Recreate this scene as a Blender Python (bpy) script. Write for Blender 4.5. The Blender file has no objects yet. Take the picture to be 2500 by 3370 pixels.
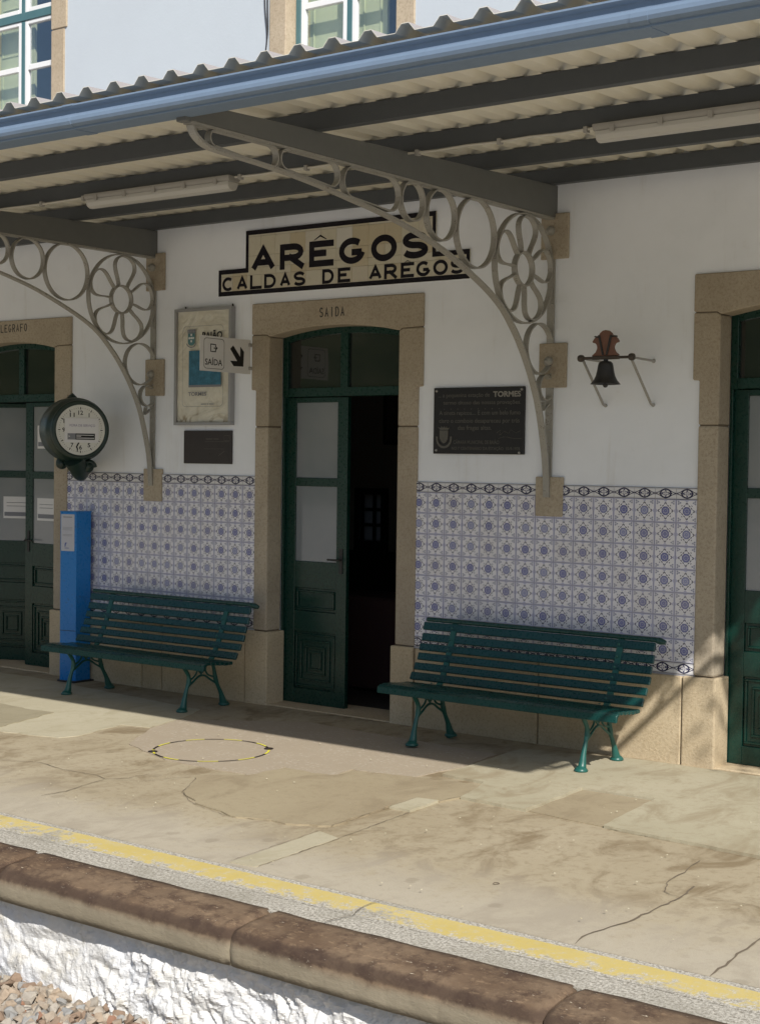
import bpy, bmesh, math, random
from mathutils import Vector, Matrix, noise as mnoise
random.seed(7)
C = bpy.context.scene.collection
sc = bpy.context.scene
rad = math.radians

# ------------------------------------------------------------------ camera, sky, sun, exposure
cam = bpy.data.cameras.new('camera'); camo = bpy.data.objects.new('camera', cam); C.objects.link(camo)
yaw, pit, rol = rad(36.8447), rad(-2.0099), rad(-0.7524)
ry = Matrix.Rotation(yaw, 3, 'Z'); rx = Matrix.Rotation(pit, 3, 'X')
cc, ss = math.cos(rol), math.sin(rol)
rr = Matrix(((cc, 0, ss), (0, 1, 0), (-ss, 0, cc)))
R = ry @ rx @ rr
right, fwd, up = R.col[0], R.col[1], R.col[2]
mw = Matrix((right, up, -fwd)).transposed().to_4x4(); mw.translation = Vector((3.9346, -8.317, 1.8087))
camo.matrix_world = mw
cam.sensor_fit = 'VERTICAL'; cam.sensor_height = 36; cam.lens = 4960.9 / 3370 * 36
cam.clip_start = .05; cam.clip_end = 600
sc.camera = camo

SUN = Vector((0.93, -0.76, 1.0)).normalized()          # towards the sun
w = bpy.data.worlds.new('World'); sc.world = w; w.use_nodes = True
nt = w.node_tree; bg = nt.nodes['Background']
sky = nt.nodes.new('ShaderNodeTexSky'); sky.sky_type = 'NISHITA'; sky.sun_disc = False
sky.sun_elevation = math.asin(SUN.z); sky.sun_rotation = math.atan2(SUN.x, SUN.y)
nt.links.new(sky.outputs[0], bg.inputs[0]); bg.inputs[1].default_value = 0.078
sl = bpy.data.lights.new('sun', 'SUN'); sl.energy = 4.0; sl.angle = rad(0.55); sl.color = (1, .95, .87)
so = bpy.data.objects.new('sun', sl); C.objects.link(so)
so.rotation_euler = (-SUN).to_track_quat('-Z', 'Y').to_euler(); so.location = (6, -8, 9)
sc.view_settings.view_transform = 'Standard'; sc.view_settings.look = 'None'
sc.view_settings.exposure = 0.43; sc.view_settings.gamma = 1
sc.view_settings.use_curve_mapping = False
sc.cycles.max_bounces = 8; sc.cycles.diffuse_bounces = 5
sc.cycles.use_denoising = True

# ------------------------------------------------------------------ material helpers
class S:
    """a float socket with arithmetic"""
    def __init__(s, b, o): s.b = b; s.o = o
    def _m(s, op, *a): return s.b.math(op, s, *a)
    def __add__(s, o): return s._m('ADD', o)
    __radd__ = __add__
    def __sub__(s, o): return s._m('SUBTRACT', o)
    def __rsub__(s, o): return s.b.math('SUBTRACT', o, s)
    def __mul__(s, o): return s._m('MULTIPLY', o)
    __rmul__ = __mul__
    def __truediv__(s, o): return s._m('DIVIDE', o)
    def lt(s, o): return s._m('LESS_THAN', o)
    def gt(s, o): return s._m('GREATER_THAN', o)
    def abs(s): return s._m('ABSOLUTE')
    def cos(s): return s._m('COSINE')
    def sin(s): return s._m('SINE')
    def sqrt(s): return s._m('SQRT')
    def min(s, o): return s._m('MINIMUM', o)
    def max(s, o): return s._m('MAXIMUM', o)
    def sm(s, a, c):       # smoothstep a..c
        n = s.b.nt.nodes.new('ShaderNodeMapRange'); n.interpolation_type = 'SMOOTHSTEP'
        s.b.nt.links.new(s.o, n.inputs[0]); n.inputs[1].default_value = a; n.inputs[2].default_value = c
        return S(s.b, n.outputs[0])

class Mat:
    def __init__(s, name, rough=.6, spec=.5, metal=0.0):
        s.m = bpy.data.materials.new(name); s.m.use_nodes = True; s.nt = s.m.node_tree
        s.p = s.nt.nodes['Principled BSDF']; s.p.inputs['Roughness'].default_value = rough
        s.p.inputs['Specular IOR Level'].default_value = spec; s.p.inputs['Metallic'].default_value = metal
        s._tc = None
    def put(s, inp, v):
        if isinstance(v, S): s.nt.links.new(v.o, inp)
        elif isinstance(v, bpy.types.NodeSocket): s.nt.links.new(v, inp)
        elif isinstance(v, (tuple, list)): inp.default_value = tuple(v) + ((1,) if len(v) == 3 and len(inp.default_value) == 4 else ())
        else: inp.default_value = v
    def math(s, op, *a):
        n = s.nt.nodes.new('ShaderNodeMath'); n.operation = op
        for i, v in enumerate(a): s.put(n.inputs[i], v)
        return S(s, n.outputs[0])
    def co(s, kind='Object', scale=None):
        if not s._tc: s._tc = s.nt.nodes.new('ShaderNodeTexCoord')
        o = s._tc.outputs[kind]
        if scale:
            n = s.nt.nodes.new('ShaderNodeMapping'); n.inputs['Scale'].default_value = scale
            s.nt.links.new(o, n.inputs[0]); o = n.outputs[0]
        return o
    def wco(s, scale=(1, 1, 1)):       # world position
        g = s.nt.nodes.new('ShaderNodeNewGeometry'); n = s.nt.nodes.new('ShaderNodeMapping')
        n.inputs['Scale'].default_value = scale; s.nt.links.new(g.outputs['Position'], n.inputs[0]); return n.outputs[0]
    def xyz(s, o):
        n = s.nt.nodes.new('ShaderNodeSeparateXYZ'); s.nt.links.new(o, n.inputs[0])
        return [S(s, n.outputs[i]) for i in range(3)]
    def noise(s, scale, detail=4, rough=.6, vec=None, dist=0.0):
        n = s.nt.nodes.new('ShaderNodeTexNoise'); s.nt.links.new(vec or s.wco(), n.inputs['Vector'])
        n.inputs['Scale'].default_value = scale; n.inputs['Detail'].default_value = detail
        n.inputs['Roughness'].default_value = rough; n.inputs['Distortion'].default_value = dist
        return S(s, n.outputs['Fac'])
    def voro(s, scale, feature='F1', vec=None, rnd=1.0):
        n = s.nt.nodes.new('ShaderNodeTexVoronoi'); n.feature = feature; s.nt.links.new(vec or s.wco(), n.inputs['Vector'])
        n.inputs['Scale'].default_value = scale; n.inputs['Randomness'].default_value = rnd
        return S(s, n.outputs['Distance'])
    def objrand(s):
        n = s.nt.nodes.new('ShaderNodeObjectInfo'); return S(s, n.outputs['Random'])
    def island(s):
        n = s.nt.nodes.new('ShaderNodeNewGeometry'); return S(s, n.outputs['Random Per Island'])
    def mix(s, f, a, c, mode='MIX'):
        n = s.nt.nodes.new('ShaderNodeMix'); n.data_type = 'RGBA'; n.blend_type = mode
        s.put(n.inputs[0], f); s.put(n.inputs[6], a); s.put(n.inputs[7], c); return n.outputs[2]
    def ramp(s, f, stops):
        n = s.nt.nodes.new('ShaderNodeValToRGB'); s.put(n.inputs[0], f); e = n.color_ramp.elements
        while len(e) < len(stops): e.new(.5)
        for k, (p, c) in enumerate(stops): e[k].position = p; e[k].color = tuple(c) + (1,)
        return n.outputs[0]
    def bump(s, h, strength=.3, dist=.01):
        n = s.nt.nodes.new('ShaderNodeBump'); n.inputs['Strength'].default_value = strength
        n.inputs['Distance'].default_value = dist; s.put(n.inputs['Height'], h)
        s.nt.links.new(n.outputs[0], s.p.inputs['Normal'])
    def col(s, c): s.put(s.p.inputs['Base Color'], c)
    def rough(s, v): s.put(s.p.inputs['Roughness'], v)

def paint(name, c, rough=.45, var=.12, spec=.5, metal=0, scale=14, dirt=None, bump=.05):
    b = Mat(name, rough, spec, metal)
    n = b.noise(scale, 5, .65); n2 = b.noise(scale * 6, 3, .6)
    lo = tuple(v * (1 - var) for v in c); hi = tuple(min(1, v * (1 + var)) for v in c)
    k = b.mix(n, lo, hi)
    if dirt: k = b.mix((n2 * n * 1.0).sm(.30, .42), k, dirt)
    b.col(k); b.rough(n2 * .15 + (rough - .07)); b.bump(n2 * .5 + n, bump, .004)
    return b.m

def flat(name, c, rough=.5, spec=.4, metal=0):
    return paint(name, c, rough, .04, spec, metal, 25, None, .02)

def stone(name, a, c, dark, grain=1.0):
    b = Mat(name, .85, .25)
    n1 = b.noise(2.2, 5, .6); n2 = b.noise(60, 4, .75); n3 = b.noise(260, 2, .6); v = b.noise(9, 5, .7)
    k = b.mix(n1.sm(.3, .7), a, c); k = b.mix(n2.sm(.44, .7) * .55, k, dark)
    k = b.mix(n3.sm(.55, .72) * .45, k, tuple(min(1, q * 1.5) for q in c)); k = b.mix(v.sm(.55, .8) * .35, k, dark)
    o = b.objrand(); k = b.mix(o * .25, k, dark)
    b.col(k); b.bump(n2 * .7 * grain + n3 * .5 + v * .4 * grain, .45, .006)
    return b.m

def concrete(name, a, c, stain, st=.5, rough=.85, worn=None, streak=0.0):
    b = Mat(name, rough, .3)
    n1 = b.noise(.9, 6, .62, dist=.6); n2 = b.noise(3.6, 6, .68, vec=b.wco((1, .55, 1)), dist=.9); n3 = b.noise(22, 5, .7); n4 = b.noise(190, 3, .6)
    k = b.mix(n1.sm(.32, .68), a, c)
    k = b.mix(n2.sm(.46, .68) * st, k, stain)
    k = b.mix(n3.sm(.50, .66) * st * .45, k, stain)
    if worn:
        x, y, z = b.xyz(b.wco())
        f = (y * -1.0 + n2 * 1.1 + n1 * .5).sm(3.45, 4.05)
        k = b.mix(f * .55, k, worn)
        sp = b.voro(4.4, vec=b.wco((1, .8, 1))); sp2 = b.noise(16, 5, .75)
        spots = (sp * -1.0 + sp2 * .30).sm(-.02, .04)
        k = b.mix(spots * .22, k, tuple(q * .6 for q in stain))
    k = b.mix(n4.sm(.35, .75) * .22, k, tuple(q * .55 for q in a))
    b.col(k); b.bump(n4 * .5 + n3 * .8 + n2 * .6, .35, .005)
    return b.m

# ------------------------------------------------------------------ mesh helpers
class MB:
    def __init__(s): s.v = []; s.f = []; s.sm = []
    def add(s, v, f, smooth=False):
        n = len(s.v); s.v += [tuple(p) for p in v]; s.f += [tuple(i + n for i in q) for q in f]; s.sm += [smooth] * len(f); return s
    def box(s, x0, x1, y0, y1, z0, z1):
        v = [(x, y, z) for z in (z0, z1) for y in (y0, y1) for x in (x0, x1)]
        return s.add(v, [(0, 2, 3, 1), (4, 5, 7, 6), (0, 1, 5, 4), (2, 6, 7, 3), (0, 4, 6, 2), (1, 3, 7, 5)])
    def prism(s, poly, a, c, ax='y'):        # poly in the plane of the two other axes
        n = len(poly)
        def P(p, t): return {'y': (p[0], t, p[1]), 'z': (p[0], p[1], t), 'x': (t, p[0], p[1])}[ax]
        v = [P(p, a) for p in poly] + [P(p, c) for p in poly]
        f = [tuple(range(n)), tuple(range(2 * n - 1, n - 1, -1))] + [(i, i + n, (i + 1) % n + n, (i + 1) % n) for i in range(n)]
        return s.add(v, f)
    def tube(s, pts, r, n=8, closed=False, cap=True):
        pts = [Vector(p) for p in pts]; rs = r if isinstance(r, (list, tuple)) else [r] * len(pts)
        m = len(pts); v = []; f = []; ref = None
        for i, p in enumerate(pts):
            a = pts[(i - 1) % m] if (closed or i > 0) else p; c = pts[(i + 1) % m] if (closed or i < m - 1) else p
            t = (c - a).normalized()
            if ref is None: ref = t.orthogonal().normalized()
            ref = (ref - t * ref.dot(t)).normalized(); q = t.cross(ref)
            for k in range(n):
                an = 2 * math.pi * k / n; v.append(p + (ref * math.cos(an) + q * math.sin(an)) * rs[i])
        for i in range(m if closed else m - 1):
            j = (i + 1) % m
            for k in range(n): f.append((i * n + k, i * n + (k + 1) % n, j * n + (k + 1) % n, j * n + k))
        s.add(v, f, True)
        if cap and not closed: s.add(v[:n], [tuple(range(n - 1, -1, -1))]); s.add(v[-n:], [tuple(range(n))])
        return s
    def lathe(s, prof, n=24, c=(0, 0, 0), ax='z'):
        v = []; f = []
        for r, h in prof:
            for k in range(n):
                a = 2 * math.pi * k / n; x, y = r * math.cos(a), r * math.sin(a)
                v.append({'z': (x + c[0], y + c[1], h + c[2]), 'x': (h + c[0], x + c[1], y + c[2]), 'y': (x + c[0], h + c[1], y + c[2])}[ax])
        for i in range(len(prof) - 1):
            for k in range(n): f.append((i * n + k, i * n + (k + 1) % n, (i + 1) * n + (k + 1) % n, (i + 1) * n + k))
        return s.add(v, f, True)
    def strip(s, pts, th, x0, x1, closed=False, smooth=True):   # flat bar swept along a curve in the YZ plane
        m = len(pts); v = []; f = []
        for i, p in enumerate(pts):
            a = pts[(i - 1) % m] if (closed or i > 0) else p; c = pts[(i + 1) % m] if (closed or i < m - 1) else p
            tx, ty = c[0] - a[0], c[1] - a[1]; L = math.hypot(tx, ty) or 1; nx, ny = -ty / L * th / 2, tx / L * th / 2
            v += [(x0, p[0] - nx, p[1] - ny), (x0, p[0] + nx, p[1] + ny), (x1, p[0] + nx, p[1] + ny), (x1, p[0] - nx, p[1] - ny)]
        for i in range(m if closed else m - 1):
            j = (i + 1) % m
            for k in range(4): f.append((i * 4 + k, j * 4 + k, j * 4 + (k + 1) % 4, i * 4 + (k + 1) % 4))
        if not closed: f += [(0, 1, 2, 3), tuple((m - 1) * 4 + k for k in (3, 2, 1, 0))]
        return s.add(v, f, False)
    def build(s, name, mat, parent=None, bevel=0, local=False, seg=1):
        me = bpy.data.meshes.new(name)
        base = Vector((0, 0, 0)) if (local or parent is None) else Vector(parent.get('_base', (0, 0, 0)))
        me.from_pydata([(p[0] - base[0], p[1] - base[1], p[2] - base[2]) for p in s.v], [], s.f)
        me.polygons.foreach_set('use_smooth', s.sm)
        bm = bmesh.new(); bm.from_mesh(me); bmesh.ops.recalc_face_normals(bm, faces=bm.faces)
        if bevel:
            es = [e for e in bm.edges if len(e.link_faces) == 2 and e.calc_face_angle(0) > .5]
            bmesh.ops.bevel(bm, geom=es, offset=bevel, segments=seg, affect='EDGES', profile=.6)
        bm.to_mesh(me); bm.free(); me.materials.append(mat)
        o = bpy.data.objects.new(name, me); C.objects.link(o)
        if parent: o.parent = parent; o['_base'] = parent.get('_base', (0, 0, 0))
        return o

def thing(name, label, cat, loc=(0, 0, 0), group=None, rotz=0):
    o = bpy.data.objects.new(name, None); C.objects.link(o); o.location = loc; o.rotation_euler = (0, 0, rotz)
    o['label'] = label; o['category'] = cat; o['_base'] = tuple(loc)
    if group: o['group'] = group
    return o
def tag(o, label, cat, group=None):
    o['label'] = label; o['category'] = cat
    if group: o['group'] = group
    return o
def copy_tree(o, parent=None):
    c = o.copy(); C.objects.link(c)
    if parent: c.parent = parent
    for ch in list(o.children): copy_tree(ch, c)
    return c
def smooth_pts(P, n=6, closed=False):
    out = []; m = len(P)
    for i in range(m if closed else m - 1):
        g = lambda k: Vector(P[k % m]) if closed else Vector(P[max(0, min(m - 1, k))])
        a, b_, c, d = g(i - 1), g(i), g(i + 1), g(i + 2)
        for k in range(n):
            t = k / n; out.append(tuple(.5 * ((2 * b_) + (c - a) * t + (2 * a - 5 * b_ + 4 * c - d) * t * t + (3 * b_ - a - 3 * c + d) * t ** 3)))
    if not closed: out.append(tuple(P[-1]))
    return out

class Frame:      # flat drawing plane: origin, right, up; normal = u x v
    def __init__(s, o, u, v): s.o = Vector(o); s.u = Vector(u); s.v = Vector(v); s.n = s.u.cross(s.v)
    def p(s, x, y, h=0.0): return s.o + s.u * x + s.v * y + s.n * h
def WALL(y): return Frame((0, y, 0), (1, 0, 0), (0, 0, 1))
def flatpoly(fr, polys, name, mat, parent, h=.0006, th=0.0, local=False):
    m = MB()
    for i, P in enumerate(polys):
        hh = h + i * .00012
        if th:
            n = len(P); v = [fr.p(x, y, h - th) for x, y in P] + [fr.p(x, y, hh) for x, y in P]
            m.add(v, [tuple(range(n, 2 * n))] + [(k, (k + 1) % n, (k + 1) % n + n, k + n) for k in range(n)])
        else: m.add([fr.p(x, y, hh) for x, y in P], [tuple(range(len(P)))])
    return m.build(name, mat, parent, local=local)
def rect(x0, x1, y0, y1): return [(x0, y0), (x1, y0), (x1, y1), (x0, y1)]
def text(fr, body, x0, x1, y0, y1, mat, parent, name='lettering', h=.0008, bold=0.0, ext=0.0, local=False):
    cu = bpy.data.curves.new('t', 'FONT'); cu.body = body; cu.resolution_u = 3; cu.offset = bold; cu.extrude = 0
    o = bpy.data.objects.new('t', cu); C.objects.link(o)
    me = bpy.data.meshes.new_from_object(o.evaluated_get(bpy.context.evaluated_depsgraph_get()))
    vs = [Vector(v.co) for v in me.vertices]; fs = [tuple(p.vertices) for p in me.polygons]
    bpy.data.objects.remove(o); bpy.data.curves.remove(cu); bpy.data.meshes.remove(me)
    if not vs: return None
    a = min(v.x for v in vs); b = max(v.x for v in vs); c = min(v.y for v in vs); d = max(v.y for v in vs)
    m = MB(); m.add([fr.p(x0 + (v.x - a) / (b - a) * (x1 - x0), y0 + (v.y - c) / (d - c) * (y1 - y0), h) for v in vs], fs)
    return m.build(name, mat, parent, local=local)

# stroke lettering on a unit box
def arc(cx, cy, rx_, ry_, a0, a1, n=14): return [(cx + rx_ * math.cos(rad(a0 + (a1 - a0) * i / n)), cy + ry_ * math.sin(rad(a0 + (a1 - a0) * i / n))) for i in range(n + 1)]
GL = {
 'A': [[(0, 0), (.5, 1), (1, 0)], [(.2, .32), (.8, .32)]],
 'R': [[(0, 0), (0, 1)], [(0, 1), (.6, 1)] + arc(.6, .72, .38, .28, 90, -90, 8) + [(0, .44)], [(.45, .44), (1, 0)]],
 'E': [[(0, 0), (0, 1)], [(0, 1), (1, 1)], [(0, .52), (.62, .52)], [(0, 0), (1, 0)]],
 'F': [[(0, 0), (0, 1)], [(0, 1), (1, 1)], [(0, .5), (.7, .5)]],
 'T': [[(0, 1), (1, 1)], [(.5, 0), (.5, 1)]],
 'I': [[(.5, 0), (.5, 1)]],
 'L': [[(0, 1), (0, 0), (1, 0)]],
 'D': [[(0, 0), (0, 1), (.45, 1)] + arc(.45, .5, .55, .5, 90, -90, 12) + [(0, 0)]],
 'O': [arc(.5, .5, .5, .5, 90, 450, 28)],
 'C': [arc(.52, .5, .52, .5, 48, 312, 22)],
 'G': [arc(.52, .5, .52, .5, 48, 350, 24), [(.5, .42), (1.0, .42)]],
 'S': [arc(.5, .75, .47, .25, 20, 270, 16) + arc(.5, .25, .5, .25, 90, -160, 16)[1:]],
}
def strokes(fr, letters, y0, y1, t, mat, parent, h=.004, th=.003, name='letter'):
    for ch, x0, x1 in letters:
        m = MB()
        for si, st in enumerate(GL[ch]):
            P = [(x0 + t / 2 + p[0] * (x1 - x0 - t), y0 + t / 2 + p[1] * (y1 - y0 - t)) for p in st]
            closed = (abs(P[0][0] - P[-1][0]) < 1e-6 and abs(P[0][1] - P[-1][1]) < 1e-6 and len(P) > 4)
            if closed: P = P[:-1]
            n = len(P); L = []; Rr = []
            for i in range(n):
                a = P[(i - 1) % n] if (closed or i > 0) else P[i]; c = P[(i + 1) % n] if (closed or i < n - 1) else P[i]
                d1 = Vector((P[i][0] - a[0], P[i][1] - a[1])); d2 = Vector((c[0] - P[i][0], c[1] - P[i][1]))
                if d1.length < 1e-9: d1 = d2
                if d2.length < 1e-9: d2 = d1
                d1.normalize(); d2.normalize(); tt = d1 + d2
                if tt.length < .3: tt = d1
                tt.normalize(); nn = Vector((-tt.y, tt.x)); k = min(1.9, 1 / max(.3, nn.dot(Vector((-d1.y, d1.x)))))
                if not closed and i == 0: q = Vector(P[0]) - d2 * (t / 2 if ch in 'ELFTIR' and len(P) < 4 else 0)
                elif not closed and i == n - 1: q = Vector(P[-1]) + d1 * (t / 2 if ch in 'ELFTIR' and len(P) < 4 else 0)
                else: q = Vector(P[i])
                L.append(q + nn * t / 2 * k); Rr.append(q - nn * t / 2 * k)
            hh = h + si * .0004
            for i in range(n if closed else n - 1):
                j = (i + 1) % n; Q = [Rr[i], Rr[j], L[j], L[i]]
                v = [fr.p(p[0], p[1], hh - th) for p in Q] + [fr.p(p[0], p[1], hh) for p in Q]
                m.add(v, [(4, 5, 6, 7), (0, 1, 5, 4), (2, 3, 7, 6), (1, 2, 6, 5), (3, 0, 4, 7)])
        m.build(name, mat, parent)

# ------------------------------------------------------------------ materials
b = Mat('lime_plaster', .9, .2)
n1 = b.noise(1.3, 5, .6); n2 = b.noise(7, 5, .65); n3 = b.noise(120, 3, .6)
k = b.mix(n1.sm(.35, .7), (.85, .885, .945), (.79, .825, .88)); k = b.mix(n2.sm(.6, .85) * .25, k, (.55, .53, .50)); dr = b.noise(3.0, 5, .7, vec=b.wco((3.5, 1, .3))); k = b.mix((dr * .6 + n1 * .4).sm(.54, .72) * .28, k, (.46, .42, .36))
b.col(k); b.bump(n2 * .8 + n3 * .25 + n1, .25, .006); M_PLASTER = b.m
b = Mat('upper_plaster_sun_toned', .9, .2); n1 = b.noise(1.1, 5, .6); n2 = b.noise(9, 4, .6); n3 = b.noise(60, 3, .6)
b.col(b.mix(n2.sm(.6, .85) * .2, b.mix(n1.sm(.35, .7), (.52, .575, .63), (.50, .55, .605)), (.48, .50, .50))); b.bump(n2 * .8 + n3 * .5, .25, .006); M_PLASTER_UP = b.m  # upper wall plaster; colour made darker and cooler to offset the sun's glare
M_STONE = stone('dressed_granite', (.40, .345, .265), (.48, .42, .33), (.22, .175, .125))
M_STONE_UP = stone('dressed_granite_upper', (.44, .36, .26), (.52, .44, .33), (.26, .2, .14))
M_BASE = stone('rough_base_granite', (.52, .43, .29), (.61, .52, .37), (.31, .23, .145), 2.2)
M_GREEN = paint('bench_green_paint', (.0045, .048, .044), .28, .45, .5, 0, 12, (.016, .045, .042))
M_CASTGREEN = paint('cast_iron_green_paint', (.013, .095, .08), .38, .25, .5, 0, 30, (.02, .05, .045))
M_DOOR = paint('door_green_paint', (.0045, .036, .027), .28, .2, .5, 0, 9, (.012, .03, .022))
M_WINGREEN = paint('window_green_paint', (.075, .165, .185), .4, .15)
M_WHITEPAINT = paint('white_window_paint', (.80, .81, .82), .4, .05)
M_IRON = paint('wrought_iron_grey_paint', (.335, .325, .295), .5, .3, .5, .1, 26, (.12, .095, .075), .15)
M_BEAM = paint('grey_green_beam_paint', (.135, .14, .135), .5, .12)
M_PURLIN = paint('dark_purlin_paint', (.062, .070, .080), .5, .12)
M_SHEET = paint('cream_roof_sheet', (.76, .73, .63), .45, .05)
M_SHEETTOP = M_SHEET
M_GUTTER = paint('blue_grey_gutter_metal', (.17, .235, .33), .5, .10, .35, .05)
M_CLOCKCASE = paint('dark_green_clock_case', (.014, .032, .026), .35, .2)
M_BLACK = flat('black_print', (.012, .012, .013), .5)
M_GREYPRINT = flat('grey_print', (.22, .23, .26), .6)
M_PURPLEPRINT = flat('purple_print', (.22, .19, .33), .6)
M_WHITECARD = flat('white_card', (.74, .74, .75), .5)
M_CREAMPAPER = None
M_PLASTIC = flat('lamp_grey_plastic', (.30, .29, .27), .4)
b = Mat('lamp_diffuser', .18, .5); b.col((.62, .61, .57)); b.p.inputs['Transmission Weight'].default_value = .25; b.bump(b.math('SINE', b.xyz(b.wco())[0] * 900), .1, .002); M_DIFF = b.m
M_BLUE = paint('bright_blue_paint', (.010, .19, .56), .28, .14, .5, 0, 7, (.02, .13, .36))
M_BELL = paint('dark_bronze_bell', (.050, .050, .052), .42, .25, .5, .6, 40)
M_BELLARM = paint('dark_iron_rod', (.07, .055, .045), .5, .25, .5, .3, 50)
M_YOKE = paint('red_brown_yoke', (.16, .075, .05), .5, .25, .5, 0, 30)
M_STRUT = paint('pale_grey_rod', (.33, .32, .30), .5, .2, .5, 0, 60)
M_PLAQUE = paint('blackened_bronze_plaque', (.022, .021, .022), .38, .3, .5, .3, 40)
M_PLAQTXT = paint('worn_bronze_letters', (.12, .115, .10), .5, .3, .5, .3, 40)
M_BLUEPRINT = paint('poster_photo_print', (.05, .17, .26), .6, .8, .3, 0, 22)
M_TEAL = flat('crest_teal', (.10, .22, .24), .6)
M_ALU = paint('aluminium_frame', (.36, .36, .37), .4, .08, .5, .4)
M_DARKMETAL = flat('dark_metal', (.03, .03, .03), .5)
M_TAPEY = flat('yellow_tape', (.78, .72, .06), .5)
M_TAPEB = flat('black_tape', (.03, .022, .02), .5)
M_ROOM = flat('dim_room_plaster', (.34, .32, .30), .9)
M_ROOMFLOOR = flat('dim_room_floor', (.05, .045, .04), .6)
M_CLOTH = flat('wine_table_cloth', (.05, .025, .027), .8)
M_SHUTTER = paint('pale_yellow_green_shutter', (.74, .79, .50), .5, .06)
M_CABLEB = flat('black_cable', (.03, .03, .035), .5)
M_CABLEW = flat('white_cable', (.55, .53, .48), .5)
M_CRACK = flat('crack_dirt', (.15, .12, .085), .95)  # one dark brown for cracks and mortar joints
M_PANE = None
b = Mat('papered_glass_pane', .12, .5); n = b.noise(1.4, 3, .5); n2 = b.noise(5, 4, .6)
b.col(b.mix(n.sm(.3, .7), (.20, .225, .25), (.27, .285, .30))); b.p.inputs['Coat Weight'].default_value = .5; b.bump(n2, .03, .01); M_PANE = b.m
b = Mat('old_dark_glass', .04, .6); b.col((.018, .022, .022)); b.p.inputs['IOR'].default_value = 1.6
b.p.inputs['Coat Weight'].default_value = .6; b.bump(b.noise(5, 2, .5), .04, .02); M_DARKGLASS = b.m
# clear window glass: part mirror, part see-through
b = Mat('window_glass', .02); nn = b.nt.nodes; tr = nn.new('ShaderNodeBsdfTransparent'); gl = nn.new('ShaderNodeBsdfGlossy')
gl.inputs['Roughness'].default_value = .03; gl.inputs['Color'].default_value = (.9, .95, 1, 1); tr.inputs[0].default_value = (.97, .98, .98, 1)
lw = nn.new('ShaderNodeLayerWeight'); lw.inputs[0].default_value = .5; fv = S(b, lw.outputs['Facing']); fac = fv * fv * .5 + .13; mx = nn.new('ShaderNodeMixShader')
b.nt.links.new(fac.o, mx.inputs[0]); b.nt.links.new(tr.outputs[0], mx.inputs[1]); b.nt.links.new(gl.outputs[0], mx.inputs[2])
b.nt.links.new(mx.outputs[0], nn['Material Output'].inputs[0]); M_GLASS = b.m

# cream wrinkled poster paper
b = Mat('wrinkled_poster_paper', .6, .3); n1 = b.noise(5, 4, .6, dist=1.5); n2 = b.noise(3, 2, .5, dist=3.0)
x, y, z = b.xyz(b.wco())
edge = (z * -1 + n1 * .30 + 2.02).sm(.0, .12)
k = b.mix(n1.sm(.35, .7), (.70, .68, .59), (.63, .60, .50)); k = b.mix(edge * (n2 * 9.0).sin().abs().sm(.80, 1.0) * .8, k, (.27, .21, .13))
b.col(k); b.bump(n2 * 3 + n1, .5, .02); M_PAPER = b.m

# glazed tile faces, drawn in tile coordinates (tile spans -.07 .. .07)
def tile_mat():
    b = Mat('glazed_patterned_tile', .14, .5); x, y, z = b.xyz(b.co('Object')); u = x / .14; v = z / .14; rnd = b.objrand()
    au = u.abs(); av = v.abs(); r = (u * u + v * v).sqrt(); ang = b.math('ARCTAN2', v, u)
    c4 = (ang * 4).cos(); c8 = (ang * 8).cos()
    white = b.mix(b.noise(9, 3), (.80, .80, .86), (.75, .75, .82)); lav = b.mix(b.noise(30, 3), (.43, .44, .63), (.50, .51, .68))
    mx_ = au.max(av); mn_ = au.min(av)
    k = white
    k = b.mix(mx_.gt(.455), k, lav)                                          # grey lilac edge bands
    k = b.mix(((mx_ * -1 + .5) + mn_ * 1.0).lt(.135), k, lav)                 # lozenge swelling at mid edges
    cu = au - .36; cv = av - .36; rc = (cu * cu + cv * cv).sqrt()
    leaf = rc + (b.math('ARCTAN2', cv, cu) * 3).cos() * .028
    k = b.mix(leaf.lt(.072), k, (.30, .32, .44)); k = b.mix(rc.lt(.022), k, white)
    lob = (c4 + 1) * .5; R1 = lob * lob * lob * .10 + .245; ring = (r - R1).abs(); gaps = (ang * 12).cos().gt(-.55)
    ink = b.mix(rnd, (.055, .065, .17), (.10, .11, .14))
    k = b.mix(ring.lt(.024) * gaps, k, ink)
    # four outer arrow points
    aa = (mx_ - .30).abs().lt(.035) * (mn_ - (mx_ * -1 + .345) * .8).abs().lt(.016)
    k = b.mix(aa, k, ink)
    blue = b.mix(rnd.sm(.55, .95), (.06, .08, .34), (.22, .25, .48))
    med = (r + c8 * .014).lt(.185); k = b.mix(med * .9, k, blue)
    tex = ((r * 62).cos() * (c8 * .5 + .8)).gt(.35); k = b.mix(tex * med * .6, k, (.64, .64, .71))
    k = b.mix(((r - .178).abs().lt(.012)) * .8, k, (.05, .06, .20))
    dots = ((r - .33).abs().lt(.018)) * (c4 * -1).gt(.93); k = b.mix(dots, k, ink)
    k = b.mix(rnd.sm(.0, .5) * -.16 + .16, k, (.50, .47, .42)); b.col(b.mix(b.noise(60, 2) * .12, k, (.5, .48, .44))); b.bump(b.noise(24, 2), .06, .004)
    return b.m
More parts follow.
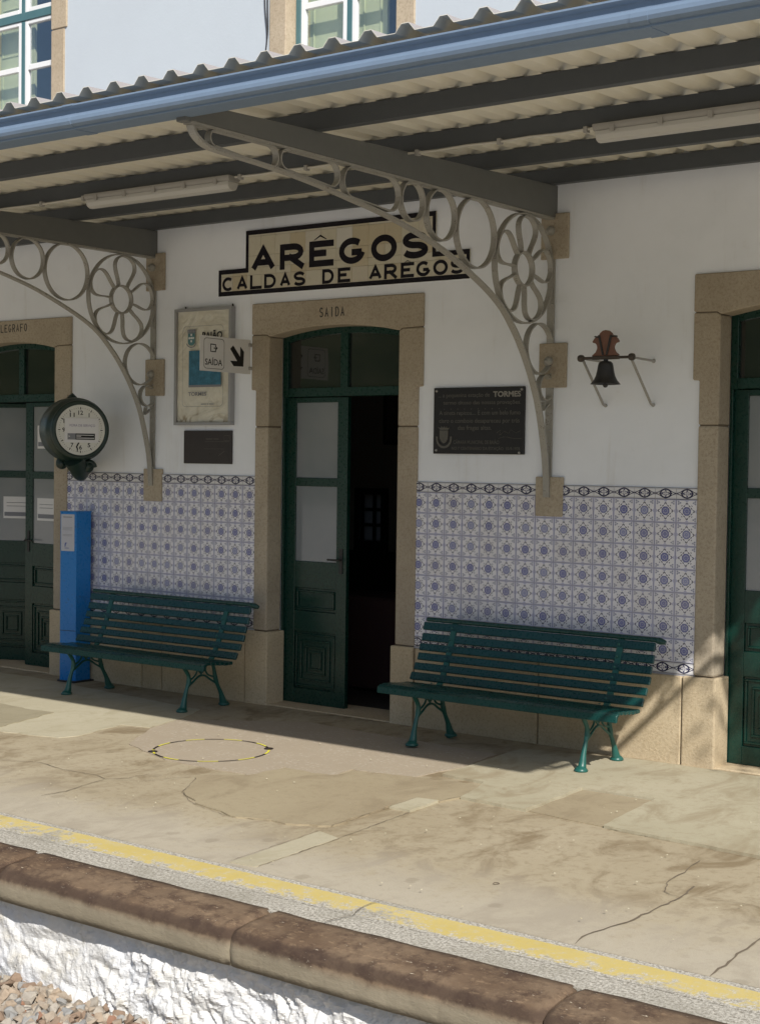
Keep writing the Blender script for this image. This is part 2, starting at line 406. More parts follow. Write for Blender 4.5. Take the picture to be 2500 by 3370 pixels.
def border_mat():
    b = Mat('glazed_border_tile', .14, .5); x, y, z = b.xyz(b.co('Object')); u = x / .14; v = z / .14      # v in -.25 .. .25
    white = (.72, .72, .74); ink = (.025, .025, .07)
    r = ((u / 1.35) * (u / 1.35) + v * v).sqrt(); k = white
    av = v.abs(); au = u.abs()
    k = b.mix(((av - .19).abs().lt(.012)) * .6 + ((av - .06).abs().lt(.012)) * au.gt(.3) * .6, k, (.35, .36, .48))
    k = b.mix((r - .180).abs().lt(.028), k, ink)
    wav = ((u * 6.283).cos() * .105 + .115); k = b.mix((av - wav * .9).abs().lt(.018), k, ink)
    pet = (b.math('ARCTAN2', v, u) * 4).cos() * .045 + .08; k = b.mix((r - pet).abs().lt(.026), k, (.06, .06, .15))
    k = b.mix((((au - .29) * (au - .29) + v * v).sqrt()).lt(.028), k, ink)
    k = b.mix(av.gt(.225), k, b.mix(v.gt(0), (.02, .02, .05), (.02, .02, .05)))
    b.col(k); b.bump(b.noise(24, 2), .06, .004); return b.m
M_TILE = tile_mat(); M_BORDER = border_mat()
M_GROUT = flat('tile_grout', (.42, .42, .46), .9)
b = Mat('aged_cream_tile', .2, .5); o = b.objrand(); n = b.noise(10, 3)
k = b.ramp(o, [(0, (.58, .54, .42)), (.5, (.62, .59, .49)), (.85, (.54, .47, .33)), (1, (.64, .62, .56))]); b.col(b.mix(n.sm(.55, .8) * .3, k, (.34, .27, .17))); b.bump(n, .08, .004); M_SIGNTILE = b.m
M_SIGNINK = paint('dark_blue_black_glaze', (.012, .010, .016), .2, .3)

M_CONC = concrete('worn_platform_concrete', (.355, .30, .205), (.40, .345, .245), (.205, .155, .09), .9, worn=(.49, .45, .375))
M_CONC_L = concrete('pale_concrete', (.42, .38, .275), (.47, .43, .32), (.34, .30, .20), .6)
M_CONC_G = concrete('greenish_concrete', (.385, .35, .25), (.44, .40, .295), (.30, .25, .165), .85)
M_CONC_B = concrete('brown_concrete_patch', (.325, .27, .18), (.36, .305, .205), (.25, .20, .13), .7)
M_CONC_D = concrete('grey_brown_concrete_patch', (.29, .255, .175), (.33, .295, .205), (.23, .2, .13), .5)
b = Mat('rough_pinkish_concrete', .9, .3); n1 = b.noise(2.2, 5, .6); v = b.noise(45, 4, .75); n3 = b.noise(6, 4, .6, dist=.8)
k = b.mix(n1, (.33, .275, .205), (.37, .315, .24)); k = b.mix(v.sm(.52, .68) * n3.sm(.35, .6) * .6, k, (.55, .50, .43)); b.col(k); b.bump(v + n1, .4, .006); M_CONC_R = b.m
def aggregate(name):
    b = Mat(name, .9, .3); n1 = b.noise(85, 5, .85, vec=b.wco((1, .8, 1))); n2 = b.noise(2.2, 4, .6); n3 = b.noise(18, 4, .6)
    k = b.mix(n1.sm(.38, .62), (.21, .19, .155), (.60, .57, .50)); k = b.mix(n2.sm(.45, .7) * .5, k, (.26, .24, .19)); return b, k, n1, n2, n3
b, k, n1, n2, n3 = aggregate('exposed_aggregate'); b.col(k); b.bump(n1, .6, .006); M_AGG = b.m
b, k, n1, n2, n3 = aggregate('worn_yellow_paint'); x, y, z = b.xyz(b.wco()); f = (n3 * .6 + n1 * .4 + n2 * .5 - (y + 3.53) * .9).sm(.72, .86)
x, y, z = b.xyz(b.wco()); ed = ((y + 3.53).abs() + n1 * .012 + n3 * .02).sm(.105, .098)
yel = b.mix(n2.sm(.3, .7), (.54, .425, .13), (.58, .47, .185)); yel = b.mix(n1.sm(.45, .65) * .45, yel, (.44, .38, .23)); yel = b.mix(n3.sm(.45, .7) * .4, yel, (.50, .44, .28))
b.col(b.mix((1.0 - f) * ed, k, yel)); b.bump(n1, .5, .005); M_YELLOW = b.m
# coping: rust-brown growth on top and nose, tan grey face
b = Mat('stained_coping_concrete', .9, .25); x, y, z = b.xyz(b.wco()); n1 = b.noise(3, 5, .65, vec=b.wco((.7, 1, 1))); n2 = b.noise(40, 4, .75, vec=b.wco((.5, 1, 1))); n3 = b.noise(9, 5, .7)
face = b.mix(n1, (.22, .19, .135), (.30, .26, .19)); face = b.mix(b.noise(12, 4, .7, vec=b.wco((3, 1, .35))).sm(.5, .8) * .5, face, (.20, .165, .12))
top = b.mix(n1.sm(.35, .65), (.125, .082, .052), (.195, .138, .09)); top = b.mix(n3.sm(.42, .66) * .8, top, (.062, .038, .027))
sc_ = b.noise(95, 2, .8, vec=b.wco((.35, 1, 1))); top = b.mix(n2.sm(.54, .68) * .5, top, (.30, .21, .13)); top = b.mix((sc_.sm(.66, .70)) * n3.sm(.5, .6) * .8, top, (.66, .58, .44))
dk = ((z + .040) / .030); band = (dk * dk * -1 + 1 + n3 - .5).sm(.1, .9)
top = b.mix(band * .75, top, (.048, .031, .024))
f = (z + n1 * .05 + n3 * .03 - .035).sm(-.088, -.045)
b.col(b.mix(f, face, top)); b.bump(n2 * .8 + n3 + n1, .5, .008); M_COPING = b.m
b = Mat('whitewashed_rubble', .9, .25); n1 = b.noise(2.4, 5, .65); n2 = b.noise(30, 5, .7); n3 = b.noise(5.5, 4, .65)
k = b.mix(n1, (.74, .745, .75), (.70, .69, .66)); k = b.mix(n1.sm(.45, .62) * .6, k, (.70, .73, .79)); k = b.mix(n3.sm(.54, .70) * .55, k, (.56, .52, .42)); k = b.mix((n2 * n3).sm(.33, .43) * .6, k, (.20, .21, .24))
b.col(k); b.bump(n2 + b.noise(90, 3, .6) * .5, .6, .012); M_RUBBLE = b.m
b = Mat('crushed_ballast', .9, .25); i = b.island(); n = b.noise(60, 4, .7)
k = b.ramp(i, [(0, (.25, .18, .13)), (.18, (.34, .285, .225)), (.4, (.37, .335, .285)), (.60, (.27, .15, .10)), (.66, (.35, .28, .21)), (.8, (.30, .30, .29)), (.92, (.42, .37, .30)), (1, (.46, .43, .38))])
for e in b.nt.nodes:
    if e.type == 'VALTORGB': e.color_ramp.interpolation = 'CONSTANT'
b.col(b.mix(n.sm(.4, .75) * .4, k, (.16, .12, .09))); b.bump(n, .4, .004); M_BALLAST = b.m
b = Mat('track_gravel_ground', .95, .2); v = b.voro(26); n = b.noise(3, 5, .6)
b.col(b.mix(v.sm(.1, .5), (.36, .32, .27), (.50, .46, .40))); b.bump(v * -1, .9, .03); M_GRAVEL = b.m
b = Mat('wooded_hillside', .95, .1); n = b.noise(.22, 6, .7); n2 = b.noise(1.4, 4, .7)
b.col(b.ramp(n * .6 + n2 * .4, [(.3, (.018, .03, .012)), (.5, (.05, .07, .028)), (.62, (.13, .12, .06)), (.8, (.26, .22, .14))])); M_HILL = b.m
b = Mat('tree_leaf', .6, .3); b.col(b.mix(b.island(), (.035, .07, .02), (.08, .12, .035))); M_LEAF = b.m
M_BARK = stone('tree_bark', (.12, .09, .06), (.17, .13, .09), (.05, .04, .03))

# ------------------------------------------------------------------ ground, platform
m = MB(); m.box(-300, 300, -300, -3.95, -.62, -.54); g = m.build('track_bed', M_GRAVEL); g['kind'] = 'structure'
m = MB(); hv = []; hf = []
HX, HY = 40, 10
for j in range(HY + 1):
    for i in range(HX + 1):
        xx = -260 + 520 * i / HX; yy = -45 - 25 * j; zz = -.6 + (j / HY) ** .8 * (62 + 22 * mnoise.noise(Vector((xx * .012, 3.1, 0)))) + 5 * mnoise.noise(Vector((xx * .04, yy * .04, 1)))
        hv.append((xx, yy, zz if j else -2))
for j in range(HY):
    for i in range(HX): a = j * (HX + 1) + i; hf.append((a, a + 1, a + HX + 2, a + HX + 1))
m.add(hv, hf, True); g = m.build('hillside', M_HILL); g['kind'] = 'structure'

plat = MB().box(-14, 9, -3.398, .36, -.5, 0).build('platform_floor', M_CONC); plat['kind'] = 'structure'
Z4 = .004
def patch(poly, mat, z=Z4, jit=.012, label=None):
    out = []; n = len(poly)
    for i in range(n):
        a = Vector(poly[i]); c = Vector(poly[(i + 1) % n]); L = (c - a).length; k = max(1, int(L / .05))
        for q in range(k):
            p = a.lerp(c, q / k)
            if q: p += Vector((mnoise.noise(Vector((p.x * 9, p.y * 9, 0))), mnoise.noise(Vector((p.x * 9, p.y * 9, 5))))) * jit * 1.6
            out.append((p.x, p.y))
    o = MB().prism(out, -.01, z, 'z').build('concrete_patch', mat, plat)
    if label: o['label'] = label
    return o
patch([(-4.001, -1.995), (-3.431, -1.877), (-3.391, -1.768), (-3.475, -1.287), (-3.256, -1.234), (-3.358, -.814), (-3.5, -.5), (-5.595, -.25), (-6.724, -.25), (-5.9, -.7)], M_CONC_L, .004, label='pale slab of newer concrete')
patch([(-4.872, -1.302), (-4.758, -1.27), (-4.444, -1.3), (-4.168, -1.275), (-4.001, -1.882), (-4.041, -1.963), (-4.7, -1.75)], M_CONC_D, .008)
patch([(-2.943, -1.731), (-2.412, -1.94), (-2.066, -1.95), (-1.751, -1.933), (-1.716, -1.845), (-1.734, -1.641), (-1.56, -1.662), (-1.39, -1.641), (-1.401, -1.425), (-1.0, -1.4), (-.95, -.9), (-1.0, -.5), (-2.617, -.4), (-3.317, -.901), (-3.232, -1.258)], M_CONC_R, .005, label='rough pinkish patch of concrete')
patch([(-1.943, -2.137), (-1.734, -1.942), (-1.713, -1.666), (-1.378, -1.656), (-1.356, -1.471), (-.973, -1.386), (-.633, -1.335), (-.554, -1.397), (-.495, -1.555), (-.531, -1.798), (-.666, -1.812), (-.67, -2.018), (-.642, -2.575), (-.845, -2.684), (-.943, -2.674), (-1.165, -2.735), (-1.49, -2.646), (-1.724, -2.49)], M_CONC_B, .009, .02, label='smooth brown patch of concrete')
patch([(-.581, -3.372), (-.627, -2.681), (-.476, -2.728), (-.444, -3.357)], M_CONC_L, .004, .004)
patch([(-.658, -2.075), (-.666, -1.815), (-.542, -1.793), (-.525, -2.076)], M_CONC_L, .0125, .004)
patch([(-.899, -1.242), (-.6, -1.268), (-.545, -1.412), (-.492, -1.66), (-.074, -1.684), (-.106, -1.04), (.332, -1.028), (.401, -1.728), (1.239, -1.784), (2.6, -1.80), (2.6, -.12), (-.2, -.12), (-.95, -.3)], M_CONC_G, .0165, .006, label='greenish slab of concrete by the wall')
patch([(-.064, -1.67), (-.094, -1.05), (.322, -1.04), (.391, -1.715)], M_CONC_B, .006, .006, label='square brown patch of concrete')
def crack(pts, wdt=.012, z=.011):
    wdt *= .55
    P = []
    for i in range(len(pts) - 1):
        a = Vector(pts[i]); c = Vector(pts[i + 1]); k = max(1, int((c - a).length / .035))
        for q in range(k):
            p = a.lerp(c, q / k); P.append(p + Vector((mnoise.noise(Vector((p.x * 30, p.y * 30, 2))), mnoise.noise(Vector((p.x * 30, p.y * 30, 7))))) * .012)
    P.append(Vector(pts[-1])); v = []; f = []
    for i, p in enumerate(P):
        t = (P[min(i + 1, len(P) - 1)] - P[max(i - 1, 0)]).normalized(); n = Vector((-t.y, t.x)); ww = wdt * (.35 + .9 * abs(mnoise.noise(Vector((i * .6, wdt * 99, 0))))) * min(1, .3 + i * .3)
        v += [(p.x + n.x * ww, p.y + n.y * ww, z), (p.x - n.x * ww, p.y - n.y * ww, z)]
    for i in range(len(P) - 1): f.append((2 * i, 2 * i + 1, 2 * i + 3, 2 * i + 2))
    return MB().add(v, f).build('crack', M_CRACK, plat)
crack([(1.188, -3.396), (1.164, -3.301), (1.171, -3.223), (1.185, -3.12), (1.213, -3.021), (1.214, -2.905), (1.222, -2.779), (1.223, -2.591), (1.217, -2.511), (1.198, -2.394)], .011, .004)
crack([(1.223, -2.591), (1.137, -2.555), (1.071, -2.386), (1.069, -2.223), (1.043, -2.098), (1.041, -1.999)], .007, .0045)
crack([(1.731, -3.399), (1.726, -3.263), (1.714, -3.144), (1.705, -2.895), (1.712, -2.575)], .016, .004)
crack([(-3.149, -2.572), (-2.914, -2.459), (-2.673, -2.512), (-2.407, -2.491), (-2.291, -2.529), (-2.212, -2.43), (-2.204, -2.277)], .006, .004)
crack([(-2.291, -2.529), (-2.267, -2.688), (-2.222, -2.875), (-2.24, -3.034)], .007, .0045)
crack([(-2.291, -2.52), (-2.1, -2.45), (-1.95, -2.14)], .004, .005)
crack([(-.63, -2.66), (-.668, -1.83)], .004, .0125); crack([(-.474, -2.73), (-.523, -2.08)], .005, .004); crack([(-.533, -1.79), (-.5, -1.60)], .004, .0125)
crack([(-.591, -3.372), (-.637, -2.681)], .004, .005); crack([(-.434, -3.357), (-.467, -2.728)], .006, .005)
crack([(-1.943, -2.15), (-1.73, -2.5), (-1.49, -2.66), (-1.165, -2.745), (-.945, -2.68)], .004, .0045)
crack([(.41, -1.735), (1.24, -1.80), (2.3, -1.81)], .004, .0045)
crack([(1.25, -2.55), (1.5, -2.50), (1.9, -2.56)], .003, .0045)
for (cx, cy, r_) in [(.52, -2.9, .012)]:
    m = MB(); m.tube([(cx + r_ * math.cos(t) * (1 + .2 * math.sin(3 * t)), cy + r_ * 1.2 * math.sin(t), .003) for t in [k * .45 for k in range(14)]], .0016, 4, True); m.build('surface_scar', M_CRACK, plat)
# pale crumbs scattered on the floor
m = MB()
for q in range(150):
    px_, py_ = random.uniform(-3.5, 2.2), random.uniform(-3.35, -.9); r_ = random.uniform(.003, .008)
    m.add([(px_ + r_, py_, .017), (px_, py_ + r_, .017), (px_ - r_, py_, .017), (px_, py_ - r_ * .7, .017), (px_, py_, .017 + r_ * .6)], [(0, 1, 4), (1, 2, 4), (2, 3, 4), (3, 0, 4)])
o = m.build('floor_grit', M_CONC_L); o['kind'] = 'stuff'; tag(o, 'pale grit and crumbs strewn over the platform floor', 'grit'); o['kind'] = 'stuff'

es = MB().box(-14, 9, -3.80, -3.404, -.3, 0).build('platform_edge_strip', M_AGG); es['kind'] = 'structure'
yl = MB().add([(-14, -3.64, .0012), (9, -3.64, .0012), (9, -3.425, .0012), (-14, -3.425, .0012)], [(0, 1, 2, 3)]).build('yellow_safety_line', M_YELLOW); yl['kind'] = 'structure'
tag(yl, 'worn yellow safety line along the platform edge', 'marking')
crack([(.31, -3.40), (.29, -3.52), (.33, -3.65), (.30, -3.79)], .006, .009)
crack([(-2.0, -3.40), (-2.02, -3.6), (-1.98, -3.79)], .005, .009)

# coping stones, one object each
cop = thing('platform_coping', 'row of brown stained coping stones with rounded nose along the platform edge', 'coping', (0, -3.9, -.155))
def coping(x0, x1, seed):
    prof = [(-3.79, -.155), (-3.79, .004), (-3.83, .006), (-3.88, .003), (-3.93, -.002), (-3.985, -.009), (-4.018, -.018), (-4.037, -.033), (-4.047, -.056), (-4.050, -.09), (-4.049, -.125), (-4.046, -.155)]
    nx = 56; v = []; f = []; n = len(prof)
    for i in range(nx + 1):
        t = i / nx; xx = x0 + (x1 - x0) * t; e = min(t, 1 - t) * (x1 - x0); rd = max(0, 1 - e / .025) ** 2 * .012
        for j, (yy, zz) in enumerate(prof):
            w_ = 1 if 2 <= j else 0
            d = mnoise.noise(Vector((xx * 5, yy * 12, zz * 12 + seed))) * .007 + mnoise.noise(Vector((xx * 22, yy * 40, zz * 40 + seed))) * .0035
            d -= max(0, mnoise.noise(Vector((xx * 3.1, j * .35, seed * 3.3))) - .25) * .03 if j in (6, 7, 8) else 0
            if j == 1: yy += .012 * mnoise.noise(Vector((xx * 6, 0, seed)))
            ny, nz = (-1, .2) if j > 7 else ((-.6, .8) if j > 5 else (0, 1))
            v.append((xx, yy + ny * (d * w_ - rd), zz + nz * (d * w_ - rd)))
    for i in range(nx):
        for j in range(n - 1): a = i * n + j; f.append((a, a + 1, a + n + 1, a + n))
        a = i * n; f.append((a + n - 1, a, a + n, a + 2 * n - 1))
    m = MB(); m.add(v, f, True); m.add(v[:n], [tuple(range(n))]); m.add(v[-n:], [tuple(range(n - 1, -1, -1))])
    return m.build('coping_stone', M_COPING, cop)
for q in range(-5, 4): coping(.033 + 1.392 * q + .004, .033 + 1.392 * (q + 1) - .004, q * 7.7)

# whitewashed rubble wall below the coping
m = MB(); nx, nz = 900, 60; v = []; f = []
for i in range(nx + 1):
    for j in range(nz + 1):
        xx = -6 + 10 * i / nx; zz = -.66 + .53 * j / nz
        P = Vector((xx * 3.2, zz * 5.5, 0)); c1 = mnoise.cell(P)
        dist, pts = mnoise.voronoi(P); edge = min(.35, dist[1] - dist[0])
        w1 = mnoise.noise(Vector((xx * 3, zz * 3, 9))) * .12
        amp = .35 + .65 * max(0, min(1, mnoise.noise(Vector((xx * 1.3, zz * 2, 6))) * 1.6 + .55))
        d = edge * .045 + amp * (.026 * mnoise.fractal(Vector((xx * 10 + w1 * 9, zz * 8, 3)), .8, 2.2, 5) + .014 * (1 - abs(mnoise.noise(Vector(((xx + w1 * .6) * 20 + zz * 9, zz * 15 - xx * 5, 1))))) ** 2)
        v.append((xx, -3.955 - d, zz))
for i in range(nx):
    for j in range(nz): a = i * (nz + 1) + j; f.append((a, a + nz + 1, a + nz + 2, a + 1))
m.add(v, f, False); m.box(-14, 9, -3.94, -3.80, -.66, -.157)
rw = m.build('retaining_wall', M_RUBBLE); tag(rw, 'rough whitewashed rubble wall under the platform edge', 'wall')

# ballast
tmpl = []
for q in range(14):
    bm = bmesh.new()
    for _ in range(13):
        p = Vector((random.gauss(0, 1), random.gauss(0, 1), random.gauss(0, 1))).normalized(); bm.verts.new((p.x, p.y * random.uniform(.6, .95), p.z * .7))
    r = bmesh.ops.convex_hull(bm, input=bm.verts); bmesh.ops.delete(bm, geom=[e for e in r['geom_interior'] if isinstance(e, bmesh.types.BMVert)], context='VERTS')
    bm.verts.ensure_lookup_table(); bm.verts.index_update(); tmpl.append(([Vector(v_.co) for v_ in bm.verts], [tuple(vv.index for vv in f_.verts) for f_ in bm.faces])); bm.free()
m = MB()
def rocks(n, x0, x1, y0, y1, za, zb, ra, rb):
    for _ in range(n):
        tv, tf = random.choice(tmpl); s_ = random.uniform(ra, rb); yy = random.uniform(y0, y1)
        E = Matrix.Rotation(random.uniform(0, 6.28), 3, 'Z') @ Matrix.Rotation(random.uniform(0, 6.28), 3, 'X')
        o_ = Vector((random.uniform(x0, x1), yy, random.uniform(za, zb)))
        m.add([E @ p * s_ + o_ for p in tv], tf)
rocks(4600, -3.2, 1.6, -5.1, -3.97, -.55, -.505, .019, .042)
rocks(1500, -7, 4, -6.4, -5.0, -.545, -.515, .022, .036)
o = m.build('track_ballast', M_BALLAST); tag(o, 'loose brown and grey crushed stone ballast beside the wall', 'ballast'); o['kind'] = 'stuff'

# ------------------------------------------------------------------ station building
B = thing('station_building', 'whitewashed railway station building with tiled dado, granite door surrounds and green doors', 'building')
DOORS = [(-6.80, -5.632), (-3.308, -2.143), (.193, 1.358)]
WINS = [(-6.67, -5.70), (-3.19, -2.21)]
D_ = .35
m = MB(); edges = [-10] + [e for d in DOORS for e in d] + [7]
for i in range(0, len(edges), 2): m.box(edges[i] - (.0 if i == 0 else -.012), edges[i + 1] - (.012 if i + 1 < len(edges) - 1 else 0), 0, D_, 0, 2.76)
m.box(-10, 7, 0, D_, 2.76, 3.80)
m.build('wall', M_PLASTER, B)
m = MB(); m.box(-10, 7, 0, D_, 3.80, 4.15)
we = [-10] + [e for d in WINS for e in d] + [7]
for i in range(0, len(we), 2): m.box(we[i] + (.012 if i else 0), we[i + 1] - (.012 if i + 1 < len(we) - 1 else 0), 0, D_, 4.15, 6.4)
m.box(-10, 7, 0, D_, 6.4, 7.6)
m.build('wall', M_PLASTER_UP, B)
BX0, BX1, BZ1 = -5.22, -4.95, 1.46
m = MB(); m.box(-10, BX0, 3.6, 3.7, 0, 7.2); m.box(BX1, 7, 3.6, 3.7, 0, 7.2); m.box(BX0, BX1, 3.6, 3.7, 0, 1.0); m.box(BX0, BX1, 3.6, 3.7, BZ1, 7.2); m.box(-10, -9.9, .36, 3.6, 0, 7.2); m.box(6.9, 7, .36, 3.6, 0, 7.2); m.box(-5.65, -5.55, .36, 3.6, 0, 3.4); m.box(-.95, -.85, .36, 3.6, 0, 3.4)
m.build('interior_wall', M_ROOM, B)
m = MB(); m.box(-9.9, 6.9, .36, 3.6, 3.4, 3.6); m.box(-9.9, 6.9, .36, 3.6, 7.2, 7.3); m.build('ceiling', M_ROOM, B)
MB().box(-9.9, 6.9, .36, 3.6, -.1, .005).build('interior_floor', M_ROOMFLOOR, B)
MB().box(-10.3, 7.3, -.35, 4.0, 7.6, 7.75).build('roof', M_STONE, B)

bd_ = Mat('smoked_back_door_pane', .3); nn_ = bd_.nt.nodes; tr_ = nn_.new('ShaderNodeBsdfTranslucent'); tr_.inputs[0].default_value = (.20, .19, .185, 1); bd_.nt.links.new(tr_.outputs[0], nn_['Material Output'].inputs[0])
MB().box(-5.55, -.95, 3.52, 3.60, .005, .90).build('wainscot', M_DOOR, B)
bk = MB(); bk.box(BX0 - .06, BX1 + .06, 3.55, 3.75, .9, 1.00); bk.box(BX0 - .06, BX0, 3.55, 3.75, 1.0, BZ1 + .06); bk.box(BX1, BX1 + .06, 3.55, 3.75, 1.0, BZ1 + .06); bk.box(BX0, BX1, 3.55, 3.75, BZ1, BZ1 + .06)
bk = bk.build('back_window_frame', M_DOOR, B)
for i in range(2):
    for j in range(3):
        x0 = BX0 + (BX1 - BX0) * i / 2; z0 = 1.0 + (BZ1 - 1.0) * j / 3
        MB().box(x0 + .001, x0 + (BX1 - BX0) / 2 - .001, 3.64, 3.645, z0 + .001, z0 + (BZ1 - 1.0) / 3 - .001).build('pane', bd_.m, bk)
bar = MB(); bar.box(-.015 + (BX0 + BX1) / 2, .015 + (BX0 + BX1) / 2, 3.62, 3.66, 1.0, BZ1)
bar.build('glazing_bar', M_DOOR, bk)
for j in (1, 2): MB().box(BX0, BX1, 3.622, 3.658, 1.0 + (BZ1 - 1.0) * j / 3 - .015, 1.0 + (BZ1 - 1.0) * j / 3 + .015).build('glazing_bar', M_DOOR, bk)

def arch_pts(xl, xr, z0, z1, n=14):
    out = []
    for i in range(n + 1):
        t = i / n; out.append((xl + (xr - xl) * t, z0 + (z1 - z0) * (1 - (2 * t - 1) ** 2)))
    return out
YF, YB = -.02, .14
for k, (xl, xr) in enumerate(DOORS):
    lo, ro = xl - .17, xr + .20
    lintel = [(ro, 2.707), (ro, 2.93), (lo, 2.93), (lo, 2.707), (xl - .02, 2.703)] + arch_pts(xl, xr, 2.686, 2.748) + [(xr + .02, 2.703)]
    MB().prism(lintel, YF, YB + .01).build('lintel', M_STONE, B, .006)
    # upper jamb stones with a step in their outer edge, then long jamb stones and wide base stones
    L = lambda P: P
    MB().prism([(xl, 2.038), (xl, 2.683), (xl - .03, 2.698), (lo, 2.700), (lo, 2.303), (xl - .128, 2.300), (xl - .128, 2.038)], YF + .002, YB).build('jamb_stone', M_STONE, B, .006)
    MB().prism([(xr, 2.038), (xr, 2.683), (xr + .03, 2.698), (ro, 2.700), (ro, 2.303), (xr + .163, 2.300), (xr + .163, 2.038)], YF + .002, YB).build('jamb_stone', M_STONE, B, .006)
    MB().prism([(xl, .543), (xl, 2.030), (xl - .128, 2.030), (xl - .128, .543)], YF, YB).build('jamb_stone', M_STONE, B, .012, seg=2)
    MB().prism([(xr, .543), (xr, 2.030), (xr + .163, 2.030), (xr + .163, .543)], YF, YB).build('jamb_stone', M_STONE, B, .012, seg=2)
    MB().box(xl - .19, xl + .022, -.036, YB + .02, -.02, .535).build('base_stone', M_BASE, B, .010, seg=2)
    MB().box(xr - .026, xr + .165, -.036, YB + .02, -.02, .535).build('base_stone', M_BASE, B, .010, seg=2)
    MB().box(xl - .05, xr + .05, -.02, .36, -.05, .008).build('threshold', M_BASE, B, .004)
    for bx_ in ((xl - .12, xl - .003, -.010, .13, .50, 2.06), (xr + .003, xr + .155, -.010, .13, .50, 2.06), (lo + .01, xl - .01, -.010, .13, 2.66, 2.72), (xr + .01, ro - .01, -.010, .13, 2.66, 2.72)): MB().box(*bx_).build('mortar', M_CRACK, B)
# plinth stones between the doors
def plinth(xs):
    MB().box(xs[0] + .01, xs[-1] - .01, -.018, 0, -.02, .525).build('mortar', M_CRACK, B)
    for a, c in zip(xs[:-1], xs[1:]):
        m = MB().box(a + .004, c - .004, -.030, 0.0, -.02, .53)
        m.build('plinth_stone', M_BASE, B, .006)
plinth([-5.46, -4.58, -4.364, -3.505]); plinth([-1.972, -.998, -.004 + 0.002]); plinth([1.53, 2.6, 3.6, 5.0]); plinth([-9.9, -8.6, -7.7, -7.0])
# vertical joint dirt line next to door 3 base
# lettering cut in the lintels
strokes(WALL(YF), [(c_, -2.838 + .0475 * i, -2.838 + .0475 * i + .032) for i, c_ in enumerate('SAIDA')], 2.804, 2.873, .0075, M_DARKMETAL, B, .0012, .002, 'cut_letter')
tx = [-6.37, -6.32, -6.27, -6.223, -6.173, -6.123, -6.078, -6.033 - .0]
strokes(WALL(YF), [(c_, -6.405 + .0500 * i, -6.405 + .0500 * i + .034) for i, c_ in enumerate('TELEGRAFO')], 2.832, 2.898, .0075, M_DARKMETAL, B, .0012, .002, 'cut_letter')
# pad stones behind the brackets
for xb in (-4.5, -.96, 2.52):
    for z0, z1, x0, x1 in ((1.46, 1.71, -.085, .112), (2.275, 2.555, -.075, .121), (3.085, 3.37, -.075, .121)):
        MB().box(xb + x0, xb + x1, -.024, .0, z0, z1).build('pad_stone', M_STONE, B, .004)

# tile dado
def tile_mesh(h, mat, name):
    m = MB(); e = .0012; hh = h / 2
    m.prism([(-.07 + e, -hh + e), (.07 - e, -hh + e), (.07 - e, hh - e), (-.07 + e, hh - e)], -.012, 0)
    o = m.build(name, mat, None, .0016); me = o.data; bpy.data.objects.remove(o); return me
T1 = tile_mesh(.14, M_TILE, 'tile'); T2 = tile_mesh(.07, M_BORDER, 'border_tile')
def dado(xc, ncol, dz, x0, x1):
    g = MB().box(x0, x1, -.0085, 0, .53 + dz, 1.66 + dz).build('tile_panel', M_GROUT, B)
    for i in range(ncol):
        for j in range(-1, 8):
            z = 1.52 - .14 * j if 0 <= j < 7 else (1.52 + .105 if j < 0 else 1.52 - .14 * 6 - .105)
            o = bpy.data.objects.new('tile' if 0 <= j < 7 else 'border_tile', T1 if 0 <= j < 7 else T2); C.objects.link(o)
            o.location = (xc - .14 * i, 0 + random.uniform(-.0007, .0004), z + dz); o.parent = g
            o.rotation_euler = (random.uniform(-.010, .010), random.uniform(-.005, .005), random.uniform(-.010, .010))
dado(0, 15, 0, -2.03, .064); dado(-3.4886, 15, .012, -5.50, -3.43)

